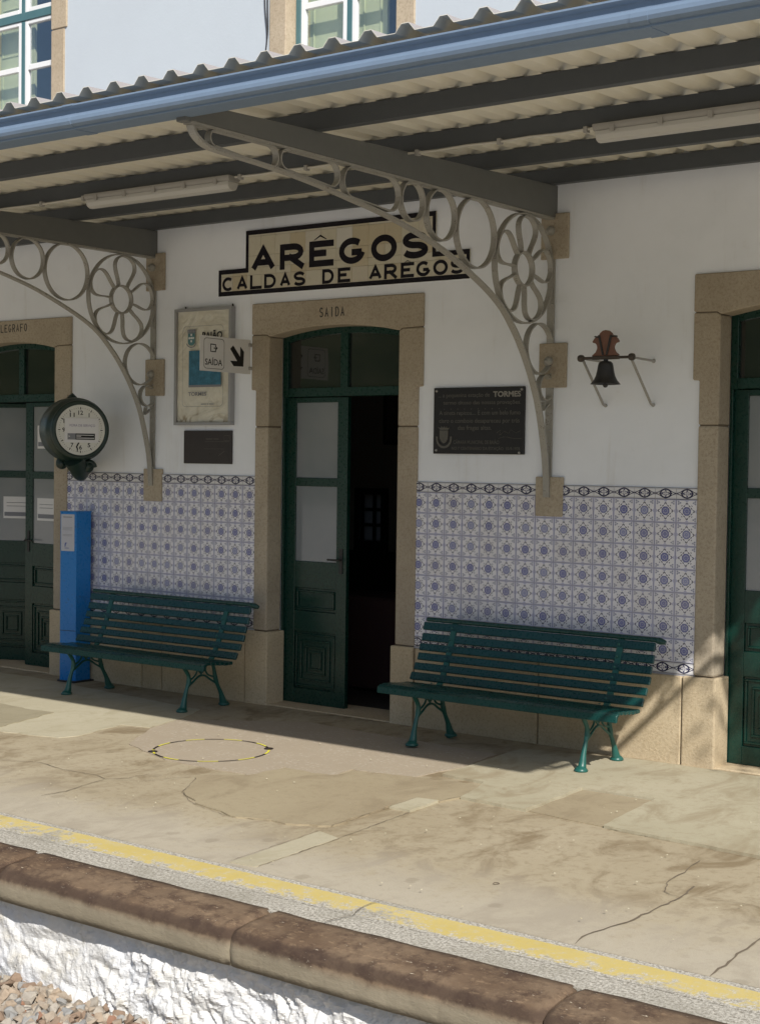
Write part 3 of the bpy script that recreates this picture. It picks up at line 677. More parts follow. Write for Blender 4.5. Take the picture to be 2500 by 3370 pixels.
# doors
def leaf(hinge, width, ang, side, notes=(), y=.17):
    """side=+1: leaf runs from its hinge towards +X"""
    s = side; f = lambda a, c: (min(s * a, s * c), max(s * a, s * c))
    m = MB(); H = 2.25
    def bx(a, c, z0, z1, y0=0, y1=.04): q = f(a, c); m.box(q[0], q[1], y0, y1, z0, z1)
    W_ = width
    bx(0, .09, .01, H); bx(W_ - .092, W_, .01, H)
    for z0, z1 in ((.01, .12), (.54, .69), (.86, 1.055), (1.605, 1.665), (2.213, H)): bx(.09, W_ - .092, z0, z1)
    bx(.09, W_ - .092, .12, .54, .016, .03); bx(.09, W_ - .092, .69, .86, .016, .03)
    o = m.build('door_leaf', M_DOOR, B, .0025); o.location = (hinge, y, 0); o.rotation_euler = (0, 0, ang); o['_base'] = (0, 0, 0)
    def sub(mb, nm, mat, bv=0):
        q = mb.build(nm, mat, None, bv); q.parent = o; return q
    for z0, z1 in ((1.055, 1.605), (1.665, 2.213)):
        q = f(.088, W_ - .09); sub(MB().box(q[0], q[1], .012, .018, z0 - .002, z1 + .002), 'pane', M_PANE)
    for ins in (0, .045, .09, .125):            # nested raised frames of the lower panel
        q = f(.10 + ins, W_ - .102 - ins); z0, z1 = .135 + ins, .525 - ins; t = .014
        mb = MB(); mb.box(q[0], q[1], .004, .016, z0, z0 + t); mb.box(q[0], q[1], .004, .016, z1 - t, z1); mb.box(q[0], q[0] + t, .004, .016, z0 + t, z1 - t); mb.box(q[1] - t, q[1], .004, .016, z0 + t, z1 - t)
        sub(mb, 'panel_moulding', M_DOOR, .003)
    q = f(.11, W_ - .112); mb = MB(); mb.box(q[0], q[1], .002, .016, .71, .722); mb.box(q[0], q[1], .002, .016, .83, .842); mb.box(q[0], q[0] + .012, .002, .016, .722, .83); mb.box(q[1] - .012, q[1], .002, .016, .722, .83)
    sub(mb, 'panel_moulding', M_DOOR, .003)
    q = f(W_ - .06, W_ - .03); mb = MB(); mb.box(q[0], q[1], -.006, 0, .98, 1.16); mb.tube([((q[0] + q[1]) / 2, 0, 1.08), ((q[0] + q[1]) / 2, -.045, 1.08), ((q[0] + q[1]) / 2 - s * .09, -.045, 1.08)], .008, 6)
    sub(mb, 'handle', M_DARKMETAL)
    for (a, c, z0, z1) in notes:
        q = f(a, c); nt_ = sub(MB().box(q[0], q[1], .0095, .0115, z0, z1), 'notice', M_WHITECARD)
        F = Frame((0, .0095, 0), (1, 0, 0), (0, 0, 1)); polys = [rect(q[0] + .03, q[1] - .03, z1 - .055 - i * .03, z1 - .05 - i * .03) for i in range(2)] + [rect(q[0] + .01, q[1] - .01, z0 + .02, z0 + .055)]
        pm = flatpoly(F, polys, 'notice_print', M_GREYPRINT, None, .0008); pm.parent = o
    return o
def doorset(xl, xr, l_ang=0.0, r_ang=0.0, lnotes=(), rnotes=()):
    m = MB(); mid = (xl + xr) / 2 - .015
    m.box(xl, xl + .045, .14, .20, 2.25, 2.79); m.box(xr - .045, xr, .14, .20, 2.25, 2.79); m.box(mid - .033, mid + .033, .142, .198, 2.315, 2.79)
    m.box(xl + .045, xr - .045, .138, .20, 2.255, 2.318)
    for x_ in (xl - .0, xr - .016): m.box(x_, x_ + .016, .142, .20, .01, 2.25)
    up_ = arch_pts(xl + .045, xr - .045, 2.655, 2.703); m.prism([(xr - .045, 2.79), (xl + .045, 2.79)] + up_, .14, .199)
    o = m.build('door_frame', M_DOOR, B, .002)
    MB().box(xl + .04, mid - .03, .166, .171, 2.31, 2.76).build('transom_pane', M_DARKGLASS, o); MB().box(mid + .03, xr - .04, .166, .171, 2.31, 2.76).build('transom_pane', M_DARKGLASS, o)
    wl = mid + .018 - (xl + .016)
    leaf(xl + .016, wl, l_ang, 1, lnotes); leaf(xr - .016, (xr - .016) - (mid + .022), r_ang, -1, rnotes, .172)
doorset(*DOORS[0], l_ang=rad(24), rnotes=((.19, .42, 1.25, 1.44), (.19, .42, 1.86, 2.055)), lnotes=((.2, .44, 1.25, 1.44),))
doorset(*DOORS[1], r_ang=rad(-84)); doorset(*DOORS[2])

# upper windows
def window(xl, xr, shut):
    z0, z1 = 4.15, 6.4; y0 = .10
    for a, c, nm in ((xl - .155, xl, 0), (xr, xr + .155, 1)):
        MB().box(a, c, -.012, y0 + .04, z0 - .1, 5.262).build('jamb_stone', M_STONE_UP, B, .005)
        MB().box(a - (.03 if not nm else 0), c + (.03 if nm else 0), -.014, y0 + .04, 5.27, z1).build('jamb_stone', M_STONE_UP, B, .005)
    MB().box(xl - .2, xr + .2, -.02, y0 + .04, z1, z1 + .22).build('lintel', M_STONE_UP, B, .006)
    MB().box(xl - .2, xr + .2, -.06, y0 + .04, z0 - .16, z0 - .101).build('sill', M_STONE_UP, B, .006)
    mid = (xl + xr) / 2 - .0; m = MB()
    m.box(xl, xl + .045, y0, y0 + .07, z0, z1); m.box(xr - .040, xr, y0, y0 + .07, z0, z1); m.box(mid - .025, mid + .022, y0 + .004, y0 + .07, z0, z1)
    m.box(xl + .045, xr - .04, y0 - .004, y0 + .07, 5.448, 5.515); m.box(xl + .045, xr - .04, y0, y0 + .07, z0 - .02, z0 + .05)
    fr = m.build('window_frame', M_WINGREEN, B, .003)
    for a, c in ((xl + .045, mid - .025), (mid + .022, xr - .04)):
        for q0, q1, mids in ((z0 + .05, 5.447, (5.033, 5.078)), (5.516, z1, None)):
            s = MB(); w_ = .036
            s.box(a, a + w_, y0 + .006, y0 + .045, q0, q1); s.box(c - w_, c, y0 + .006, y0 + .045, q0, q1); s.box(a + w_, c - w_, y0 + .006, y0 + .045, q0, q0 + w_); s.box(a + w_, c - w_, y0 + .006, y0 + .045, q1 - .032, q1)
            if mids: s.box(a + w_, c - w_, y0 + .006, y0 + .045, *mids); s.box(a + w_, c - w_, y0 + .006, y0 + .045, mids[0] - .46, mids[0] - .42)
            so_ = s.build('sash', M_WHITEPAINT, B, .003)
            MB().box(a + w_ - .003, c - w_ + .003, y0 + .026, y0 + .030, q0 + .02, q1 - .02).build('pane', M_GLASS, so_)
    for (sx0, sx1, ys) in shut:
        s = MB(); s.box(sx0, sx1, ys, ys + .025, z0, z1 - .05)
        o = s.build('shutter', M_SHUTTER, B, .002)
        for zz in (4.22, 4.72, 5.22, 5.72):
            t = .012; a_, c_ = sx0 + .05, sx1 - .05; mb = MB()
            mb.box(a_, c_, ys - .008, ys, zz, zz + t); mb.box(a_, c_, ys - .008, ys, zz + .40, zz + .40 + t); mb.box(a_, a_ + t, ys - .008, ys, zz + t, zz + .40); mb.box(c_ - t, c_, ys - .008, ys, zz + t, zz + .40)
            mb.build('shutter_moulding', M_SHUTTER, o, .002)
window(*WINS[0], [(-6.66, -6.19, .235)]); window(*WINS[1], [(-3.18, -2.74, .23), (-2.72, -2.46, .23)])
# gutterless upper wall cables
for ci, pts in enumerate(([(-3.387, 5.6), (-3.39, 5.119), (-3.365, 4.854), (-3.395, 4.63), (-3.42, 4.2)], [(-3.362, 5.6), (-3.363, 5.119), (-3.358, 4.9), (-3.38, 4.7), (-3.40, 4.2)])):
    P = smooth_pts([(p[0], -.012, p[1]) for p in pts], 6); o = MB().tube(P, .0045, 6).build('wall_cable', M_CABLEB)
    tag(o, ('left-hand one of two thin dark cables down the upper wall', 'right-hand one of two thin dark cables, nearer the window stone')[ci], 'cable', 'cables down the upper wall')

# ------------------------------------------------------------------ canopy
def zroof(y): return 3.556 + (y + 2.417) * .036
CX0, CX1 = -10.0, 2.560
CAN = thing('platform_canopy', 'lean-to platform canopy of ribbed cream sheet on dark purlins with blue grey gutter', 'canopy', (0, -1.7, 3.4))
rid = []; x_ = -1.726 - .187 * 44
while x_ < CX1:
    for dx, h in ((-.048, 0), (-.018, .034), (.018, .034), (.048, 0)):
        if x_ + dx < CX1: rid.append((x_ + dx, h))
    x_ += .187
rid.append((CX1, 0)); v = []; f = []
ys = [-3.385, -2.4, -1.2, 0.0]
for y_ in ys:
    for (xx, h) in rid: v.append((xx, y_, zroof(y_) + h + .001))
n = len(rid)
for j in range(len(ys) - 1):
    for i in range(n - 1): a = j * n + i; f.append((a, a + 1, a + n + 1, a + n))
v2 = [(p[0], p[1], p[2] + .0025) for p in v]; MB().add(v2, [tuple(reversed(q)) for q in f]).build('roof_sheet_top', flat('grey_roof_sheet_top', (.33, .31, .31), .5), CAN)
m = MB(); m.add(v, f)
m.add([p for i in range(n) for p in (v[i], v2[i])], [(2 * i, 2 * i + 2, 2 * i + 3, 2 * i + 1) for i in range(n - 1)])
m.build('roof_sheet', M_SHEET, CAN)
for yp, zb in ((-2.417, 3.456), (-1.591, 3.487), (-.861, 3.513), (-.106, 3.540), (-3.24, 3.425)):
    m = MB(); zt = zroof(yp) - .001
    m.box(CX0, CX1, yp, yp + .006, zb, zt - .004); m.box(CX0, CX1, yp + .006, yp + .055, zb, zb + .005); m.box(CX0, CX1, yp + .006, yp + .055, zt - .009, zt - .004); m.box(CX0, CX1, yp + .050, yp + .055, zb + .005, zb + .02)
    m.build('purlin', M_PURLIN, CAN, .0015)
gp = [(-3.30, 3.50), (-3.30, 3.356), (-3.435, 3.350), (-3.441, 3.353), (-3.441, 3.360), (-3.452, 3.362), (-3.466, 3.370), (-3.472, 3.384), (-3.470, 3.400), (-3.462, 3.412), (-3.436, 3.424), (-3.438, 3.446), (-3.452, 3.451), (-3.460, 3.457), (-3.458, 3.465), (-3.448, 3.468), (-3.432, 3.462), (-3.424, 3.40), (-3.32, 3.37), (-3.312, 3.50)]
MB().prism(gp, CX0, CX1 + .01, 'x').build('gutter', M_GUTTER, CAN)
MB().prism([(-3.40, zroof(-3.40) + .030), (-3.40, 3.40), (-.002, 3.52), (-.002, zroof(0) + .035)], CX1 + .0005, CX1 + .010, 'x').build('verge_light_block', M_BEAM, CAN)  # added unseen plate, stops sunlight leaking between end beam and roof sheet
gc = (sum(p[0] for p in gp) / len(gp), sum(p[1] for p in gp) / len(gp))
for xs in (-4.6, -1.62, 1.38): MB().prism([(gc[0] + (p[0] - gc[0]) * 1.035, gc[1] + (p[1] - gc[1]) * 1.035) for p in gp], xs, xs + .07, 'x').build('gutter_joint', M_GUTTER, CAN)

# iron brackets with beam
def make_bracket():
    b_ = thing('canopy_bracket', '', 'bracket')
    m = MB(); m.prism([(-3.30, 3.345), (0, 3.345), (0, 3.545), (-3.30, 3.4245)], -.03, .03, 'x'); m.build('beam', M_BEAM, b_, .003)
    MB().strip([(-3.29, 3.337), (-1.5, 3.337), (-.008, 3.337), ], .012, -.027, .027).build('top_bar', M_IRON, b_)
    MB().strip([(-.012, 3.33), (-.012, 1.56)], .012, -.025, .025).build('wall_bar', M_IRON, b_)
    A = [(-3.272, 3.331), (-3.25, 3.293), (-3.201, 3.262), (-3.141, 3.247), (-3.044, 3.24), (-2.88, 3.234), (-2.69, 3.225), (-2.496, 3.21), (-2.291, 3.19), (-2.077, 3.163), (-1.806, 3.128), (-1.58, 3.088), (-1.381, 3.043), (-1.174, 2.985), (-.944, 2.9), (-.733, 2.81), (-.577, 2.72), (-.448, 2.605), (-.36, 2.507), (-.284, 2.405), (-.207, 2.28), (-.153, 2.168), (-.112, 2.05), (-.07, 1.90), (-.045, 1.78), (-.026, 1.58)]
    MB().strip(smooth_pts(A, 3), .013, -.022, .022).build('arched_bar', M_IRON, b_)
    def ring(cy, cz, r, t=.010, w_=.019, nm='ring'): MB().strip([(cy + r * math.cos(a), cz + r * math.sin(a)) for a in [k * math.pi / 24 for k in range(48)]], t, -w_, w_, True).build(nm, M_IRON, b_)
    ring(-.345, 2.991, .334); ring(-.350, 2.988, .103, .012); ring(-.892, 3.138, .203); ring(-1.252, 3.194, .143); ring(-1.532, 3.232, .108); ring(-.152, 2.512, .157); ring(-.072, 2.272, .078)
    for k in range(5):
        a0 = rad(82 + 72 * k); P = [(.098, -.042), (.145, -.060), (.195, -.086), (.245, -.101), (.290, -.088), (.320, -.048), (.328, 0), (.320, .048), (.290, .088), (.245, .101), (.195, .086), (.145, .060), (.098, .042)]
        P = [p[:2] for p in smooth_pts(P, 3)]
        MB().strip([(-.350 + p * math.cos(a0) - q * math.sin(a0), 2.988 + p * math.sin(a0) + q * math.cos(a0)) for p, q in P], .009, -.018, .018).build('petal', M_IRON, b_)
    for y0, y1, z0, z1 in ((-3.155, -2.672, 3.258, 3.331), (-2.652, -2.188, 3.232, 3.331), (-2.150, -1.655, 3.172, 3.331)):
        r0, r1 = (z1 - z0) / 2, (3.331 - (z0 - .045)) / 2 * .9; c0, c1 = (z1 + z0) / 2, 3.331 - r1
        P = [(y0 + r0 - r0 * math.sin(t), c0 + r0 * math.cos(t)) for t in [math.pi * k / 10 for k in range(11)]] + [(y1 - r1 + r1 * math.sin(t), c1 - r1 * math.cos(t)) for t in [math.pi * k / 10 for k in range(11)]]
        MB().strip(P, .008, -.018, .018, True).build('slot_loop', M_IRON, b_)
    MB().strip([(-.035, 2.17), (-.10, 2.13), (-.085, 2.185), (-.035, 2.17)][:3], .008, -.018, .018).build('tie', M_IRON, b_)
    for z_ in (3.262, 2.44):
        m = MB(); m.lathe([(0, -.062), (.020, -.058), (.030, -.04), (.030, -.018)], 14, (.0, 0, z_), 'y'); m.lathe([(0, -.064), (.012, -.064), (.012, -.05)], 6, (0, 0, z_), 'y'); m.build('bolt', M_IRON, b_)
    m = MB()
    for z_ in (1.62, 1.72, 1.86, 2.0, 2.1, 2.36, 2.62, 2.8): m.lathe([(0, -.010), (.007, -.008), (.009, 0)], 8, (0.012 if z_ % .2 > .1 else -.010, -.018 if z_ > 1.7 else -.028, z_), 'y')
    m.build('rivets', M_IRON, b_)
    MB().box(-.030, .030, -3.335, -3.298, 3.335, 3.40).build('end_cap', M_BEAM, b_, .003)
    return b_
br = make_bracket()
for i, (xb, lb) in enumerate(((-.96, 'grey scrollwork canopy bracket right of the exit door, in front of the station name sign'), (-4.5, 'grey scrollwork canopy bracket between the clock and the framed poster'), (2.52, 'grey scrollwork canopy bracket past the right-hand door'))):
    o = br if i == 0 else copy_tree(br)
    o.location = (xb, 0, 0); o['label'] = lb; o['group'] = 'iron brackets carrying the canopy'

# tube lamps and their conduit under the second purlin
def make_lamp():
    t = thing('tube_lamp', '', 'lamp', (0, 0, 0))
    L = 1.26
    m = MB(); m.prism([(-.055, 0), (-.055, -.018), (-.043, -.034), (.043, -.034), (.055, -.018), (.055, 0)], 0, L, 'x'); m.build('housing', M_PLASTIC, t, .003)
    P = [(-.046, -.034), (-.045, -.055), (-.032, -.078), (-.012, -.086), (.012, -.086), (.032, -.078), (.045, -.055), (.046, -.034)]
    m = MB(); m.prism(P, .012, L - .012, 'x'); m.build('diffuser', M_DIFF, t, .002)
    for q in range(5):
        m = MB(); m.box(.10 + q * .26, .125 + q * .26, -.060, -.046, -.046, -.012); m.build('clip', M_STRUT, t, .001)
    return t
lp = make_lamp()
for i, (x_, lb) in enumerate(((-3.475, 'long tube lamp under the canopy above the framed poster'), (.225, 'long tube lamp under the canopy at the right edge of the picture'), (-7.2, 'long tube lamp under the canopy left of the telegraph door'))):
    o = lp if i == 0 else copy_tree(lp)
    o.location = (x_, -1.600, 3.487); o['label'] = lb; o['group'] = 'tube lamps under the canopy'
cdt = thing('lamp_cable', 'pale cable with clips running along a canopy purlin between the lamps', 'cable', (-2, -1.6, 3.47))
for a, c in ((-5.94, -3.475), (-2.2, -.98), (-.93, .225)):
    P = [(a + (c - a) * k / 12, -1.612, 3.476 - .005 * math.sin(math.pi * k / 12 * 3) ** 2) for k in range(13)]
    MB().tube(P, .0065, 6).build('cable_run', M_CABLEW, cdt)
for x_ in (-.868, -.343, .169, -3.928, -3.52, -2.157, -1.649, -4.5, -5.1):
    MB().box(x_ - .011, x_ + .011, -1.626, -1.592, 3.458, 3.488).build('clip', M_STRUT, cdt, .002)

# ------------------------------------------------------------------ station name sign
SG = thing('station_name_sign', 'tiled station name board reading AREGOS, CALDAS DE AREGOS above the exit door', 'sign', (-2.7, 0, 3.0))
X0, X1, XU0, XU1 = -3.817, -1.580, -3.548, -1.854
rows = ((3.003, 3.143, 0), (3.143, 3.197, 0), (3.197, 3.283, 1), (3.283, 3.423, 1), (3.423, 3.469, 1))
for z0, z1, u_ in rows:
    a, c = (XU0, XU1) if u_ else (X0, X1); nn_ = 12 if u_ else 16; st = (c - a) / nn_
    for i in range(nn_):
        m = MB(); m.prism([(a + st * i + .0008, z0 + .0008), (a + st * (i + 1) - .0008, z0 + .0008), (a + st * (i + 1) - .0008, z1 - .0008), (a + st * i + .0008, z1 - .0008)], -.012, 0)
        m.build('tile', M_SIGNTILE, SG, .0012)
F = WALL(-.012); t = .033
bd = [rect(X0, X1, 3.003, 3.003 + t), rect(X0, X0 + t * .8, 3.003 + t, 3.197), rect(X1 - t * .8, X1, 3.003 + t, 3.197), rect(X0 + t * .8, XU0 + t * .8, 3.197 - t, 3.197), rect(XU1 - t * .8, X1 - t * .8, 3.197 - t, 3.197), rect(XU0, XU0 + t * .8, 3.197, 3.469), rect(XU1 - t * .8, XU1, 3.197, 3.469), rect(XU0 + t * .8, XU1 - t * .8, 3.469 - t, 3.469)]
flatpoly(F, bd, 'border', M_SIGNINK, SG, .001, .001)
strokes(F, [('A', -3.495, -3.263), ('R', -3.219, -2.996), ('E', -2.945, -2.723), ('G', -2.675, -2.453), ('O', -2.394, -2.175), ('S', -2.131, -1.915)], 3.163, 3.345, .045, M_SIGNINK, SG, .0012, .001)
strokes(F, [('C', -3.779, -3.668), ('A', -3.635, -3.53), ('L', -3.504, -3.39), ('D', -3.367, -3.256), ('A', -3.217, -3.118), ('S', -3.089, -2.979), ('D', -2.824, -2.72), ('E', -2.684, -2.573), ('A', -2.41, -2.3), ('R', -2.279, -2.172), ('E', -2.138, -2.028), ('G', -2.01, -1.897), ('O', -1.871, -1.753), ('S', -1.733, -1.628)], 3.039, 3.141, .0225, M_SIGNINK, SG, .0012, .001)
def circ(cx, z, w_, h_, t_): return [[(cx - w_, z), (cx, z + h_), (cx, z + h_ - t_), (cx - w_ + t_ * .9, z)], [(cx, z + h_), (cx + w_, z), (cx + w_ - t_ * .9, z), (cx, z + h_ - t_)]]
flatpoly(F, circ(-2.845, 3.352, .062, .036, .014), 'circumflex', M_SIGNINK, SG, .0012); flatpoly(F, circ(-2.083, 3.143, .026, .014, .006), 'circumflex', M_SIGNINK, SG, .0012)

# ------------------------------------------------------------------ framed poster, plaques
PO = thing('framed_poster', 'aluminium framed cream wrinkled poster with crest and blue picture, reading TORMES', 'poster', (-3.95, 0, 2.05))
px0, px1, pz0, pz1 = -4.236, -3.655, 2.047, 2.925
m = MB(); w_ = .022
m.box(px0, px1, -.052, 0, pz0, pz0 + w_); m.box(px0, px1, -.052, 0, pz1 - w_, pz1); m.box(px0, px0 + w_, -.052, 0, pz0 + w_, pz1 - w_); m.box(px1 - w_, px1, -.052, 0, pz0 + w_, pz1 - w_)
m.build('frame', M_ALU, PO, .002)
nx, nz = 26, 38; v = []; f = []
for i in range(nx + 1):
    for j in range(nz + 1):
        xx = px0 + w_ + (px1 - px0 - 2 * w_) * i / nx; zz = pz0 + w_ + (pz1 - pz0 - 2 * w_) * j / nz
        kk = 1 + 2.5 * max(0, 1 - (zz - pz0) / .2)
        v.append((xx, -.030 - kk * .0035 * mnoise.noise(Vector((xx * 11, zz * 14, 2))), zz))
for i in range(nx):
    for j in range(nz): a = i * (nz + 1) + j; f.append((a, a + nz + 1, a + nz + 2, a + 1))
MB().add(v, f, True).build('poster_paper', M_PAPER, PO)
F = WALL(-.0425)
def PX(x): return -4.236 + (x - 150) * .000770
def PZ(y): return 2.925 - (y - 145) * .000593
def rrect(x0, x1, y0, y1, r): return [(x1 - r + r * math.cos(a), y1 - r + r * math.sin(a)) for a in (0, .5, 1.05, 1.57)] + [(x0 + r - r * math.sin(a), y1 - r + r * math.cos(a)) for a in (0, .5, 1.05, 1.57)] + [(x0 + r - r * math.cos(a), y0 + r - r * math.sin(a)) for a in (0, .5, 1.05, 1.57)] + [(x1 - r + r * math.sin(a), y0 + r - r * math.cos(a)) for a in (0, .5, 1.05, 1.57)]
def outline(fr, P, t_, name, mat, parent, h=.0006, local=False):
    cx = sum(p[0] for p in P) / len(P); cy = sum(p[1] for p in P) / len(P); n = len(P); hx = max(p[0] for p in P) - cx; hy = max(p[1] for p in P) - cy
    Q = [(cx + (p[0] - cx) * (1 - t_ / hx), cy + (p[1] - cy) * (1 - t_ / hy)) for p in P]
    return MB().add([fr.p(*p, h) for p in P] + [fr.p(*p, h) for p in Q], [(i, (i + 1) % n, (i + 1) % n + n, i + n) for i in range(n)]).build(name, mat, parent, local=local)
outline(F, rrect(PX(258), PX(800), PZ(1392), PZ(370), .03), .0022, 'printed_outline', M_GREYPRINT, PO)
flatpoly(F, [rect(PX(343), PX(772), PZ(1145), PZ(682))], 'printed_picture', M_BLUEPRINT, PO)
flatpoly(F, [rect(PX(343), PX(772), PZ(1145), PZ(1118))], 'printed_picture_foreground', M_GREYPRINT, PO, .001)
text(F, 'TORMES', PX(338), PX(582), PZ(1256), PZ(1206), M_GREYPRINT, PO, bold=.02)
text(F, 'BAIÃO', PX(520), PX(786), PZ(540), PZ(430), M_BLACK, PO, bold=.03)
flatpoly(F, [rect(PX(512), PX(582), PZ(1366), PZ(1356)), rect(PX(590), PX(612), PZ(1366), PZ(1356)), rect(PX(620), PX(682), PZ(1366), PZ(1356))], 'small_print', M_GREYPRINT, PO)
sh = [(PX(328), PZ(460)), (PX(328), PZ(570))] + [(PX(375) + (PX(375) - PX(328)) * math.cos(a), PZ(570) - .028 * math.sin(a)) for a in (2.7, 2.2, 1.57, .9, .4)] + [(PX(422), PZ(570)), (PX(422), PZ(460))]
flatpoly(F, [sh], 'crest_shield', M_TEAL, PO)
flatpoly(F, [rect(PX(322), PX(432), PZ(458), PZ(446))] + [[(PX(322 + 22 * q), PZ(446)), (PX(340 + 22 * q), PZ(446)), (PX(342 + 22 * q), PZ(410)), (PX(320 + 22 * q), PZ(410))] for q in range(5)], 'crest_crown', M_GREYPRINT, PO)
flatpoly(F, [[(PX(375) + .009 * math.cos(a) + ox, PZ(520) + oy + .009 * math.sin(a)) for a in [k * .785 for k in range(8)]] for ox, oy in ((0, 0), (-.02, 0), (.02, 0), (0, .024), (0, -.024))], 'crest_bezants', M_WHITECARD, PO, .0012)
flatpoly(F, [[(PX(375) + r_ * math.cos(a), PZ(560) - r_ * .9 * math.sin(a)) for r_, a in [(.056, .3 + k * .25) for k in range(11)] + [(.048, .3 + k * .25) for k in range(10, -1, -1)]]], 'crest_ribbon', M_GREYPRINT, PO)
for x_ in (PX(255), PX(880)): MB().tube([(x_, -.01, 2.925), (x_, -.012, 2.945)], .006, 6).build('hanger', M_DARKMETAL, PO)

o = thing('map_plaque', 'small dark engraved plaque below the framed poster', 'plaque', (-3.915, 0, 1.757))
MB().box(-4.160, -3.670, -.016, 0, 1.757, 2.006).build('plate', paint('brown_black_plate', (.035, .028, .028), .3, .25), o, .002)
F = WALL(-.016)
flatpoly(F, [rect(-3.93, -3.86, 1.940, 1.946), rect(-3.85, -3.80, 1.940, 1.946)], 'engraved_caption', M_PLAQTXT, o)
flatpoly(F, [rect(-3.94, -3.69, 1.922, 1.9245), rect(-3.95, -3.74, 1.868, 1.870), [(-3.80, 1.82), (-3.74, 1.855), (-3.738, 1.852), (-3.798, 1.817)]], 'engraved_line', M_PLAQTXT, o)
outline(F, rect(-3.745, -3.690, 1.93, 1.97), .002, 'engraved_box', M_PLAQTXT, o)

PL = thing('memorial_plaque', 'black bronze memorial plaque with raised text beginning a pequenina estacao de TORMES', 'plaque', (-1.49, 0, 1.85))
MB().box(-1.845, -1.140, -.022, 0, 1.850, 2.288).build('plate', M_PLAQUE, PL, .003)
F = WALL(-.022)
def QX(x): return -1.845 + (x - 152) / (1515 - 152) * .705
def QZ(y): return 2.288 - (y - 160) / (1165 - 160) * .438
for body, a, c, y0, y1, bo in (('... a pequenina estação de', 225, 1010, 325, 245, 0), ('TORMES', 1062, 1470, 312, 226, .03), ('termo ditoso das nossas provações.', 305, 1470, 435, 360, 0), ('A sineta repicou.... E com um belo fumo', 245, 1465, 595, 510, 0), ('claro o comboio desapareceu por trás', 245, 1455, 715, 630, 0), ('das fragas altas.', 535, 1045, 822, 735, 0), ('CÂMARA MUNICIPAL DE BAIÃO', 470, 1160, 1015, 945, 0), ('NO Iº CENTENÁRIO DA ESTAÇÃO  10-9-1978', 445, 1465, 1115, 1045, 0)):
    text(F, body, QX(a), QX(c), QZ(y0), QZ(y1), M_PLAQTXT if body != 'TORMES' else paint('bright_bronze_letters', (.26, .25, .225), .5, .2), PL, h=.002, bold=bo + .004)
flatpoly(F, [rect(QX(315 + 104 * k), QX(327 + 104 * k), QZ(492), QZ(480)) for k in range(10)], 'dots', M_PLAQTXT, PL, .001)
sh = [(QX(258), QZ(810)), (QX(262), QZ(930)), (QX(290), QZ(985)), (QX(325), QZ(1005)), (QX(362), QZ(985)), (QX(388), QZ(930)), (QX(390), QZ(810))]
flatpoly(F, [sh], 'relief_shield', M_PLAQTXT, PL, .006, .006)
flatpoly(F, [[(QX(235), QZ(760)), (QX(268), QZ(800)), (QX(385), QZ(800)), (QX(420), QZ(760)), (QX(380), QZ(775)), (QX(365), QZ(745)), (QX(345), QZ(775)), (QX(325), QZ(745)), (QX(305), QZ(775)), (QX(285), QZ(745)), (QX(272), QZ(775))]], 'relief_crown', M_PLAQTXT, PL, .006, .006)
flatpoly(F, [[(QX(325) + r_ * math.cos(a), QZ(930) - r_ * 1.05 * math.sin(a)) for r_, a in [(.064, -.2 + k * .354) for k in range(11)] + [(.050, -.2 + k * .354) for k in range(10, -1, -1)]]], 'relief_ribbon', M_PLAQTXT, PL, .005, .005)
sg = [(1120, 850), (1180, 810), (1165, 880), (1230, 830), (1300, 850), (1330, 800), (1400, 840), (1470, 815)]; sg2 = [(1150, 930), (1250, 905), (1350, 925), (1490, 930)]
for s_ in (sg, sg2): MB().tube([(QX(x_), -.0235, QZ(y_)) for x_, y_ in smooth_pts([(p[0], p[1], 0) for p in s_], 4) and [(q[0], q[1]) for q in smooth_pts([(p[0], p[1], 0) for p in s_], 4)]], .0014, 4).build('signature', M_PLAQTXT, PL)
for x_, y_ in ((198, 208), (1480, 205), (203, 1112), (1455, 1140)): MB().lathe([(0, -.032), (.006, -.031), (.009, -.022)], 8, (QX(x_), 0, QZ(y_)), 'y').build('screw', M_STRUT, PL)

# exit sign: stands out from the wall beside the door surround
EX = thing('exit_sign', 'white projecting exit sign reading SAIDA with a black diagonal arrow', 'sign', (-3.485, -.28, 2.42))
ey0, ey1, ez0, ez1 = -.552, -.020, 2.418, 2.668
MB().box(-3.489, -3.485, ey0, ey1, ez0, ez1).build('panel', M_WHITECARD, EX, .001)
F = Frame((-3.485, ey0, ez1), (0, 1, 0), (0, 0, 1))
def EXx(x): return (x - 450) / 655 * .532
def EXz(x, y): return -((y - (478 + (x - 450) * .0916)) / 470 * .25)
def EP(L): return [(EXx(x), EXz(x, y)) for x, y in L]
outline(F, rrect(EXx(495), EXx(757), EXz(620, 930), EXz(620, 522), .025), .0032, 'rounded_border', M_BLACK, EX)
text(F, 'SAÍDA', EXx(512), EXx(732), EXz(620, 882), EXz(620, 778), M_BLACK, EX, bold=.012)
flatpoly(F, [EP([(833, 660), (872, 613), (965, 768), (965, 628), (1015, 700), (1008, 903), (880, 895), (833, 820), (925, 826)])], 'arrow', M_BLACK, EX)
flatpoly(F, [EP(p) for p in ([(578, 592), (588, 592), (588, 700), (578, 700)], [(588, 592), (650, 600), (650, 612), (588, 606)], [(588, 690), (650, 696), (650, 708), (588, 702)], [(640, 612), (650, 612), (650, 640), (640, 640)], [(640, 668), (650, 668), (650, 696), (640, 696)], [(620, 645), (650, 648), (650, 662), (620, 659)], [(648, 625), (670, 655), (648, 685)])], 'exit_pictogram', M_BLACK, EX)
for z_ in (2.46, 2.63): MB().box(-3.484, -3.470, -.045, 0, z_ - .012, z_ + .012).build('wall_tab', M_STRUT, EX, .002)

